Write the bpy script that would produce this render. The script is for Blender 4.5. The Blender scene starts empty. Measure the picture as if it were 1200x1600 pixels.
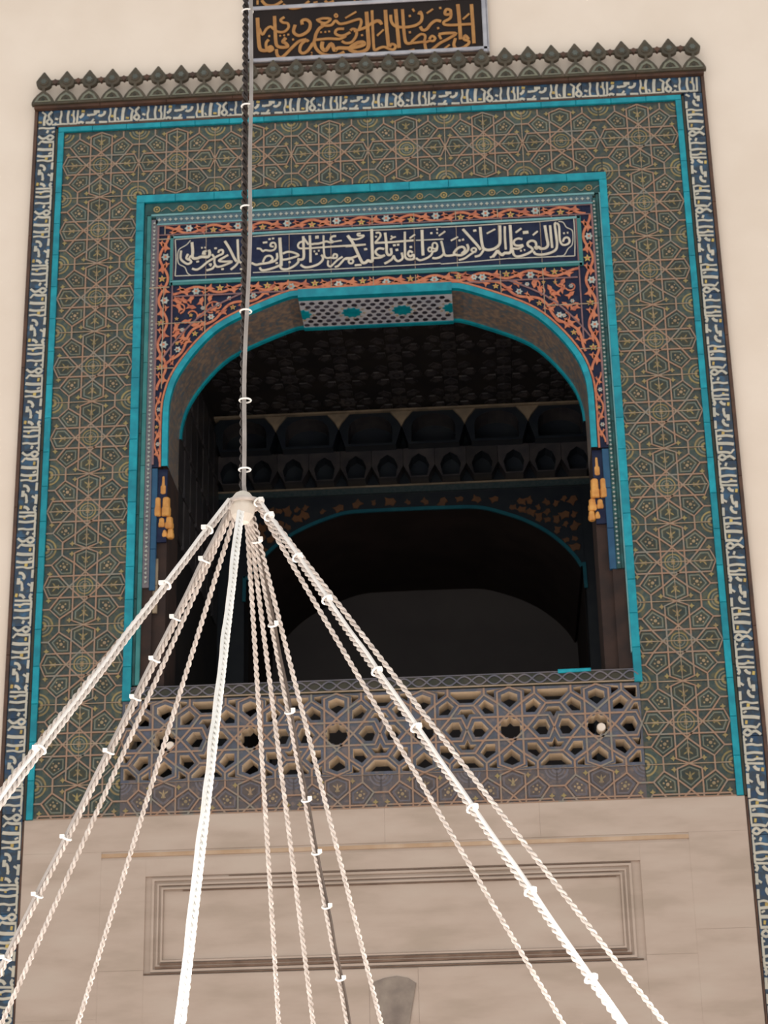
import bpy, math, random
from mathutils import Vector, Matrix, Quaternion
R = math.radians
random.seed(7)
scene = bpy.context.scene
COL = scene.collection

# ------------------------------------------------------------------ camera
def make_camera():
    yaw, pit, rol = -0.05446789, 0.38205811, -0.02229535
    fwd = Vector((math.sin(yaw)*math.cos(pit), math.cos(yaw)*math.cos(pit), math.sin(pit)))
    r0 = Vector((math.cos(yaw), -math.sin(yaw), 0)); u0 = r0.cross(fwd)
    r = r0*math.cos(rol) + u0*math.sin(rol); u = -r0*math.sin(rol) + u0*math.cos(rol)
    cd = bpy.data.cameras.new('camera'); cam = bpy.data.objects.new('camera', cd); COL.objects.link(cam)
    m = Matrix((r, u, -fwd)).transposed().to_4x4(); m.translation = Vector((0.7564, -12.7529, 1.1573))
    cam.matrix_world = m
    cd.sensor_fit = 'VERTICAL'; cd.sensor_height = 36.0; cd.lens = 3100/1600*36; cd.clip_end = 200
    cd.dof.use_dof = True; cd.dof.focus_distance = 6.3; cd.dof.aperture_fstop = 11.0
    scene.camera = cam
make_camera()

# ------------------------------------------------------------------ light
world = bpy.data.worlds.new('hall_air'); scene.world = world; world.use_nodes = True
bg = world.node_tree.nodes['Background']
bg.inputs[0].default_value = (1.0, 0.985, 0.96, 1); bg.inputs[1].default_value = 0.80
scene.view_settings.view_transform = 'Standard'; scene.view_settings.look = 'None'
scene.view_settings.exposure = 0.22; scene.view_settings.gamma = 1.0
LAMP_W = 20.0                                  # each chandelier lamp

# ------------------------------------------------------------------ materials
def lin(c):
    return tuple(((v/255)/12.92 if v/255 <= .04045 else ((v/255+.055)/1.055)**2.4) for v in c) + (1,)
MATS = {}
def mat(name, c1, c2=None, scale=8.0, rough=.45, rnd=0.0, bump=0.0, metal=0.0, detail=4.0, spec=.35, stretch=None, c3=None):
    """two tone procedural surface: noise mixes c1 and c2, rnd varies value per object"""
    m = bpy.data.materials.new(name); m.use_nodes = True; nt = m.node_tree; N = nt.nodes; L = nt.links
    b = N['Principled BSDF']; b.inputs['Roughness'].default_value = rough; b.inputs['Metallic'].default_value = metal
    b.inputs['Specular IOR Level'].default_value = spec
    tc = N.new('ShaderNodeNewGeometry'); src = tc.outputs['Position']
    if stretch:
        mp = N.new('ShaderNodeMapping'); mp.inputs['Scale'].default_value = stretch
        L.new(src, mp.inputs['Vector']); src = mp.outputs['Vector']
    nz = N.new('ShaderNodeTexNoise'); nz.inputs['Scale'].default_value = scale; nz.inputs['Detail'].default_value = detail
    L.new(src, nz.inputs['Vector'])
    rp = N.new('ShaderNodeValToRGB'); e = rp.color_ramp.elements
    e[0].position = .36; e[0].color = lin(c1); e[1].position = .64; e[1].color = lin(c2 or c1)
    if c3:
        x = e.new(.5); x.color = lin(c3)
    L.new(nz.outputs['Fac'], rp.inputs['Fac']); col = rp.outputs['Color']
    if rnd:
        oi = N.new('ShaderNodeObjectInfo'); hs = N.new('ShaderNodeHueSaturation')
        mr = N.new('ShaderNodeMapRange'); mr.inputs[3].default_value = 1-rnd; mr.inputs[4].default_value = 1+rnd
        L.new(oi.outputs['Random'], mr.inputs[0]); L.new(mr.outputs[0], hs.inputs['Value'])
        L.new(col, hs.inputs['Color']); col = hs.outputs['Color']
    L.new(col, b.inputs['Base Color'])
    if bump:
        bp = N.new('ShaderNodeBump'); bp.inputs['Strength'].default_value = bump; bp.inputs['Distance'].default_value = .01
        L.new(nz.outputs['Fac'], bp.inputs['Height']); L.new(bp.outputs['Normal'], b.inputs['Normal'])
    MATS[name] = m
    return m
mat('plaster', (238,224,209), (232,217,201), 1.6, .9, bump=.08, spec=.1)
mat('marble', (188,173,160), (172,156,142), 2.0, .5, detail=9, stretch=(.8,1,3.0), c3=(183,166,153), spec=.2)
mat('marble_dark', (150,138,126), (120,108,100), 7, .5)
mat('marble_stain', (172,142,112), (190,166,142), 5, .6)
mat('groove_shade', (104,82,68), (128,106,90), 9, .7)  # recess shade of the marble moulding, put into the colour of thin strips
mat('floor_carpet', (226,202,184), (212,184,166), 6, .95)
mat('turquoise', (4,128,146), (14,148,164), 14, .32, rnd=.16)
mat('turquoise_dull', (40,112,112), (58,124,124), 10, .35, rnd=.1)
mat('teal_dark', (22,62,62), (34,84,84), 12, .4)
mat('ground_green', (46,62,64), (82,80,66), 34, .45, c3=(62,70,66))
mat('tile_green', (50,66,64), (84,84,64), 26, .4, rnd=.2, c3=(60,74,70))
mat('tile_core', (42,54,52), (64,62,46), 24, .4, rnd=.2)
mat('plum_tile', (92,82,80), (112,98,92), 26, .45, rnd=.12, c3=(84,80,84))
mat('plum_core', (76,68,68), (92,82,78), 26, .45, rnd=.12)
mat('tile_outline', (112,120,112), (124,118,96), 18, .45, rnd=.12)
mat('ochre', (142,128,80), (132,114,82), 20, .5, rnd=.2)
mat('petal_pink', (156,132,106), (140,126,94), 16, .5, rnd=.18)
mat('strap', (142,126,112), (130,126,116), 9, .5, c3=(154,122,100))
mat('grout', (168,150,128), (150,130,106), 9, .7)
mat('brown_edge', (92,66,52), (70,52,44), 9, .6)
mat('olive_dark', (44,46,36), (60,56,44), 10, .5)
mat('crest_body', (66,62,50), (82,72,58), 18, .5, rnd=.12)
mat('crest_light', (122,122,104), (104,108,96), 18, .5)
mat('crest_boss', (92,98,92), (78,82,76), 18, .45)
mat('cobalt', (36,64,94), (54,90,120), 12, .4, rnd=.18, c3=(52,62,72))
mat('letter_grey', (178,176,164), (196,190,174), 12, .5)
mat('letter_cream', (206,198,180), (190,182,164), 12, .5)
mat('navy', (16,23,52), (28,38,64), 16, .5, rnd=.12, spec=.2)
mat('terracotta', (182,104,74), (164,92,70), 14, .5, c3=(192,120,86))
mat('lilac_line', (136,100,98), (112,88,92), 10, .5)
mat('floret_white', (176,182,176), (150,164,160), 20, .45, rnd=.12)
mat('floret_yellow', (190,168,96), (176,150,88), 20, .5, rnd=.14)
mat('sky_line', (120,164,166), (88,148,156), 10, .4)
mat('bead_ground', (64,100,112), (82,104,116), 10, .4)
mat('bead', (150,160,156), (170,172,162), 20, .45)
mat('lilac_ground', (92,92,104), (110,104,108), 10, .45)
mat('soffit', (136,118,102), (84,96,104), 26, .42, rnd=.12, c3=(112,100,92))
mat('crown_pale', (176,184,196), (196,200,208), 6, .3)
mat('crown_line', (176,158,130), (150,146,140), 14, .5)
mat('black_glaze', (36,34,42), (78,76,88), 10, .3)
mat('gold', (214,158,84), (190,130,66), 14, .5, rnd=.1)
mat('jamb_brown', (56,40,34), (40,30,28), 8, .8, bump=.2)
mat('blue_strip', (34,84,116), (26,70,104), 9, .4)
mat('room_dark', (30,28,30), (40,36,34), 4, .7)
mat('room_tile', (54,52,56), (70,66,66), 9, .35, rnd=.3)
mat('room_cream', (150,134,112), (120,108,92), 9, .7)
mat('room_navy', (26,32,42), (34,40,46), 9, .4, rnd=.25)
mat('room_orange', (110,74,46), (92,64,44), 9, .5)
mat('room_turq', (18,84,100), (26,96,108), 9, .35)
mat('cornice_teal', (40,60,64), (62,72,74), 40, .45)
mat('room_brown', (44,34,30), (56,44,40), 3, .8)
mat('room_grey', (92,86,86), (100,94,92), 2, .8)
mat('lattice_face', (84,88,104), (104,96,98), 16, .5, rnd=.1, c3=(76,82,92))
mat('lattice_plaster', (238,222,200), (222,204,180), 9, .85, rnd=.08)
mat('silver', (182,182,188), (160,160,168), 10, .35, metal=.35)
mat('sign_black', (26,17,16), (34,24,20), 4, .5, spec=.2)
mat('sign_gold', (176,128,72), (160,112,62), 14, .5)
mat('sign_wood', (96,74,58), (80,62,50), 9, .6)
mat('steel', (204,195,188), (184,174,166), 30, .45, metal=.15)
mat('steel_dark', (70,60,56), (48,42,40), 30, .5, metal=.3)
mat('cable_white', (232,228,224), (220,214,208), 12, .4)
mat('cable_grey', (164,158,154), (146,140,136), 12, .45)
mat('cable_shaded', (84,72,64), (70,60,54), 12, .5)  # white cable with shade put into its colour
mat('tie_white', (250,248,244), (240,238,232), 12, .25, spec=.6)
mat('hub_cream', (214,206,194), (200,190,178), 10, .5)
mat('knob_white', (236,226,214), (224,212,198), 10, .5)

# ------------------------------------------------------------------ mesh builder
def area(p):
    return .5*sum(p[i][0]*p[(i+1) % len(p)][1]-p[(i+1) % len(p)][0]*p[i][1] for i in range(len(p)))
def ccw(p):
    return list(p) if area(p) > 0 else list(p)[::-1]
def inset(poly, d):
    """offset a polygon (x,z) inwards by d"""
    p = ccw(poly); n = len(p); out = []
    for i in range(n):
        a, b, c = Vector(p[i-1]), Vector(p[i]), Vector(p[(i+1) % n])
        e1 = (b-a).normalized(); e2 = (c-b).normalized()
        n1 = Vector((-e1.y, e1.x)); n2 = Vector((-e2.y, e2.x))
        k = 1+n1.dot(n2)
        o = (n1+n2)*(d/max(k, .35))
        out.append((b.x+o.x, b.y+o.y))
    return out
def smooth(pts, n=4):
    if len(pts) < 3: return list(pts)
    P = [pts[0]]+list(pts)+[pts[-1]]; out = []
    for i in range(1, len(P)-2):
        p0, p1, p2, p3 = P[i-1], P[i], P[i+1], P[i+2]
        for k in range(n):
            t = k/n
            out.append(tuple(.5*(2*p1[j]+(p2[j]-p0[j])*t+(2*p0[j]-5*p1[j]+4*p2[j]-p3[j])*t*t+(3*p1[j]-p0[j]-3*p2[j]+p3[j])*t**3) for j in range(len(p1))))
    out.append(tuple(pts[-1]))
    return out
def clip(poly, ax, lim, keep_above):
    out = []; n = len(poly)
    for i in range(n):
        a, b = poly[i], poly[(i+1) % n]
        ina = (a[ax] >= lim) == keep_above or a[ax] == lim; inb = (b[ax] >= lim) == keep_above or b[ax] == lim
        if ina: out.append(a)
        if ina != inb:
            t = (lim-a[ax])/(b[ax]-a[ax]); out.append((a[0]+(b[0]-a[0])*t, a[1]+(b[1]-a[1])*t))
    return out
class MB:
    def __init__(s): s.v = []; s.f = []; s.m = []; s.names = []; s.sm = []
    def mi(s, name):
        if name not in s.names: s.names.append(name)
        return s.names.index(name)
    def face(s, pts, m, smooth=False):
        b = len(s.v); s.v += [tuple(p) for p in pts]; s.f.append(tuple(range(b, b+len(pts)))); s.m.append(s.mi(m)); s.sm.append(smooth)
    def box(s, x0, x1, y0, y1, z0, z1, m, mfront=None):
        P = [(x0,y0,z0),(x1,y0,z0),(x1,y1,z0),(x0,y1,z0),(x0,y0,z1),(x1,y0,z1),(x1,y1,z1),(x0,y1,z1)]
        for q, k in (((0,1,5,4),1),((1,2,6,5),0),((2,3,7,6),0),((3,0,4,7),0),((4,5,6,7),0),((3,2,1,0),0)):
            s.face([P[i] for i in q], mfront if (k and mfront) else m)
    def prism(s, poly, yf, yb, m, mside=None, ch=0.0):
        """polygon in x,z: front face at yf (towards the hall), back at yb, optional chamfer"""
        p = ccw(poly); mside = mside or m; n = len(p)
        if ch:
            q = inset(p, ch); s.face([(x, yf, z) for x, z in q], m)
            for i in range(n):
                j = (i+1) % n
                s.face([(p[i][0], yf+ch, p[i][1]), (p[j][0], yf+ch, p[j][1]), (q[j][0], yf, q[j][1]), (q[i][0], yf, q[i][1])], m)
            y0 = yf+ch
        else:
            s.face([(x, yf, z) for x, z in p], m); y0 = yf
        for i in range(n):
            j = (i+1) % n
            s.face([(p[i][0], yb, p[i][1]), (p[j][0], yb, p[j][1]), (p[j][0], y0, p[j][1]), (p[i][0], y0, p[i][1])], mside)
    def ring(s, outer, inner, yf, yb, m, minner=None, mouter=None, back=False):
        """frame between two polygons of equal vertex count"""
        a = ccw(outer); b = ccw(inner); n = len(a); minner = minner or m; mouter = mouter or m
        for i in range(n):
            j = (i+1) % n
            s.face([(a[i][0],yf,a[i][1]),(a[j][0],yf,a[j][1]),(b[j][0],yf,b[j][1]),(b[i][0],yf,b[i][1])], m)
            s.face([(b[i][0],yf,b[i][1]),(b[j][0],yf,b[j][1]),(b[j][0],yb,b[j][1]),(b[i][0],yb,b[i][1])], minner)
            s.face([(a[j][0],yf,a[j][1]),(a[i][0],yf,a[i][1]),(a[i][0],yb,a[i][1]),(a[j][0],yb,a[j][1])], mouter)
            if back:
                s.face([(a[j][0],yb,a[j][1]),(a[i][0],yb,a[i][1]),(b[i][0],yb,b[i][1]),(b[j][0],yb,b[j][1])], minner)
    def ribbon(s, pts, w, yf, yb, m, sm=0, taper=False, closed=False):
        """flat stroke of width w in the x,z plane, standing proud from yb to yf"""
        if sm: pts = smooth(pts, sm)
        s.cnt = getattr(s, 'cnt', 0)+1; yf = yf-(s.cnt*5 % 11)*.00012
        n = len(pts); Lf = []; Rt = []
        for i in range(n):
            if closed:
                a = Vector(pts[i-1]); c = Vector(pts[(i+1) % n])
            else:
                a = Vector(pts[max(i-1, 0)]); c = Vector(pts[min(i+1, n-1)])
            d = (c-a)
            if d.length < 1e-9: d = Vector((1, 0))
            d.normalize(); nn = Vector((-d.y, d.x)); ww = w/2
            if taper:
                t = i/(n-1); ww *= 1-.55*max(0, t-.55)/.45
            Lf.append((pts[i][0]+nn.x*ww, pts[i][1]+nn.y*ww)); Rt.append((pts[i][0]-nn.x*ww, pts[i][1]-nn.y*ww))
        yf0 = yf
        for i in range(n if closed else n-1):
            j = (i+1) % n; yf = yf0-.0009*i/n
            a, b, c, d = Rt[i], Rt[j], Lf[j], Lf[i]
            s.face([(a[0],yf,a[1]),(b[0],yf,b[1]),(c[0],yf,c[1]),(d[0],yf,d[1])], m)
            s.face([(a[0],yb,a[1]),(b[0],yb,b[1]),(b[0],yf,b[1]),(a[0],yf,a[1])], m)
            s.face([(d[0],yf,d[1]),(c[0],yf,c[1]),(c[0],yb,c[1]),(d[0],yb,d[1])], m)
        if not closed:
            for i, fl in ((0, 0), (n-1, 1)):
                q = [(Rt[i][0],yf,Rt[i][1]),(Lf[i][0],yf,Lf[i][1]),(Lf[i][0],yb,Lf[i][1]),(Rt[i][0],yb,Rt[i][1])]
                s.face(q[::-1] if fl else q, m)
    def tube(s, pts, r, m, seg=8, cap=True):
        pts = [Vector(p) for p in pts]; rings = []; up = None
        for i, p in enumerate(pts):
            d = (pts[min(i+1, len(pts)-1)]-pts[max(i-1, 0)]).normalized()
            if up is None: up = d.orthogonal().normalized()
            up = (up-d*up.dot(d)).normalized(); w = d.cross(up)
            rings.append([p+(up*math.cos(2*math.pi*k/seg)+w*math.sin(2*math.pi*k/seg))*r for k in range(seg)])
        for a, b in zip(rings, rings[1:]):
            for k in range(seg): s.face([a[k], a[(k+1) % seg], b[(k+1) % seg], b[k]], m, True)
        if cap:
            s.face(rings[0][::-1], m); s.face(rings[-1], m)
    def torus(s, c, R1, R2, r, axis_u, axis_v, m, n=12, k=6):
        """elliptic ring: radius R1 along axis_u, R2 along axis_v"""
        U = Vector(axis_u); V = Vector(axis_v); W = U.cross(V); C = Vector(c); g = []
        for i in range(n):
            t = 2*math.pi*i/n; p = C+U*(R1*math.cos(t))+V*(R2*math.sin(t)); o = (U*math.cos(t)+V*math.sin(t)).normalized()
            g.append([p+(o*math.cos(2*math.pi*j/k)+W*math.sin(2*math.pi*j/k))*r for j in range(k)])
        for i in range(n):
            a, b = g[i], g[(i+1) % n]
            for j in range(k): s.face([a[j], b[j], b[(j+1) % k], a[(j+1) % k]], m, True)
    def lathe(s, prof, m, n=20, c=(0, 0, 0)):
        for (r0, z0), (r1, z1) in zip(prof, prof[1:]):
            for i in range(n):
                a = 2*math.pi*i/n; b = 2*math.pi*(i+1)/n
                q = [(c[0]+r0*math.cos(a), c[1]+r0*math.sin(a), c[2]+z0), (c[0]+r0*math.cos(b), c[1]+r0*math.sin(b), c[2]+z0),
                     (c[0]+r1*math.cos(b), c[1]+r1*math.sin(b), c[2]+z1), (c[0]+r1*math.cos(a), c[1]+r1*math.sin(a), c[2]+z1)]
                s.face(q, m, True)
    def mesh(s, name):
        me = bpy.data.meshes.new(name); me.from_pydata(s.v, [], s.f)
        for nm in s.names: me.materials.append(MATS[nm])
        me.polygons.foreach_set('material_index', s.m); me.polygons.foreach_set('use_smooth', s.sm); me.update()
        return me
def put(name, data, parent=None, loc=(0, 0, 0), label=None, cat=None, group=None, kind=None, rot=None):
    """link a mesh (or MB) as one object; loc is in the hall's coordinates"""
    if isinstance(data, MB): data = data.mesh(name)
    o = bpy.data.objects.new(name, data); COL.objects.link(o)
    L = Vector(loc)
    if parent is not None:
        o.parent = parent; L = L-Vector(ABS[parent.name])
    ABS[o.name] = tuple(Vector(loc)); o.location = L
    if rot is not None: o.rotation_mode = 'QUATERNION'; o.rotation_quaternion = rot
    if label: o['label'] = label
    if cat: o['category'] = cat
    if group: o['group'] = group
    if kind: o['kind'] = kind
    return o
ABS = {}
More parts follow.
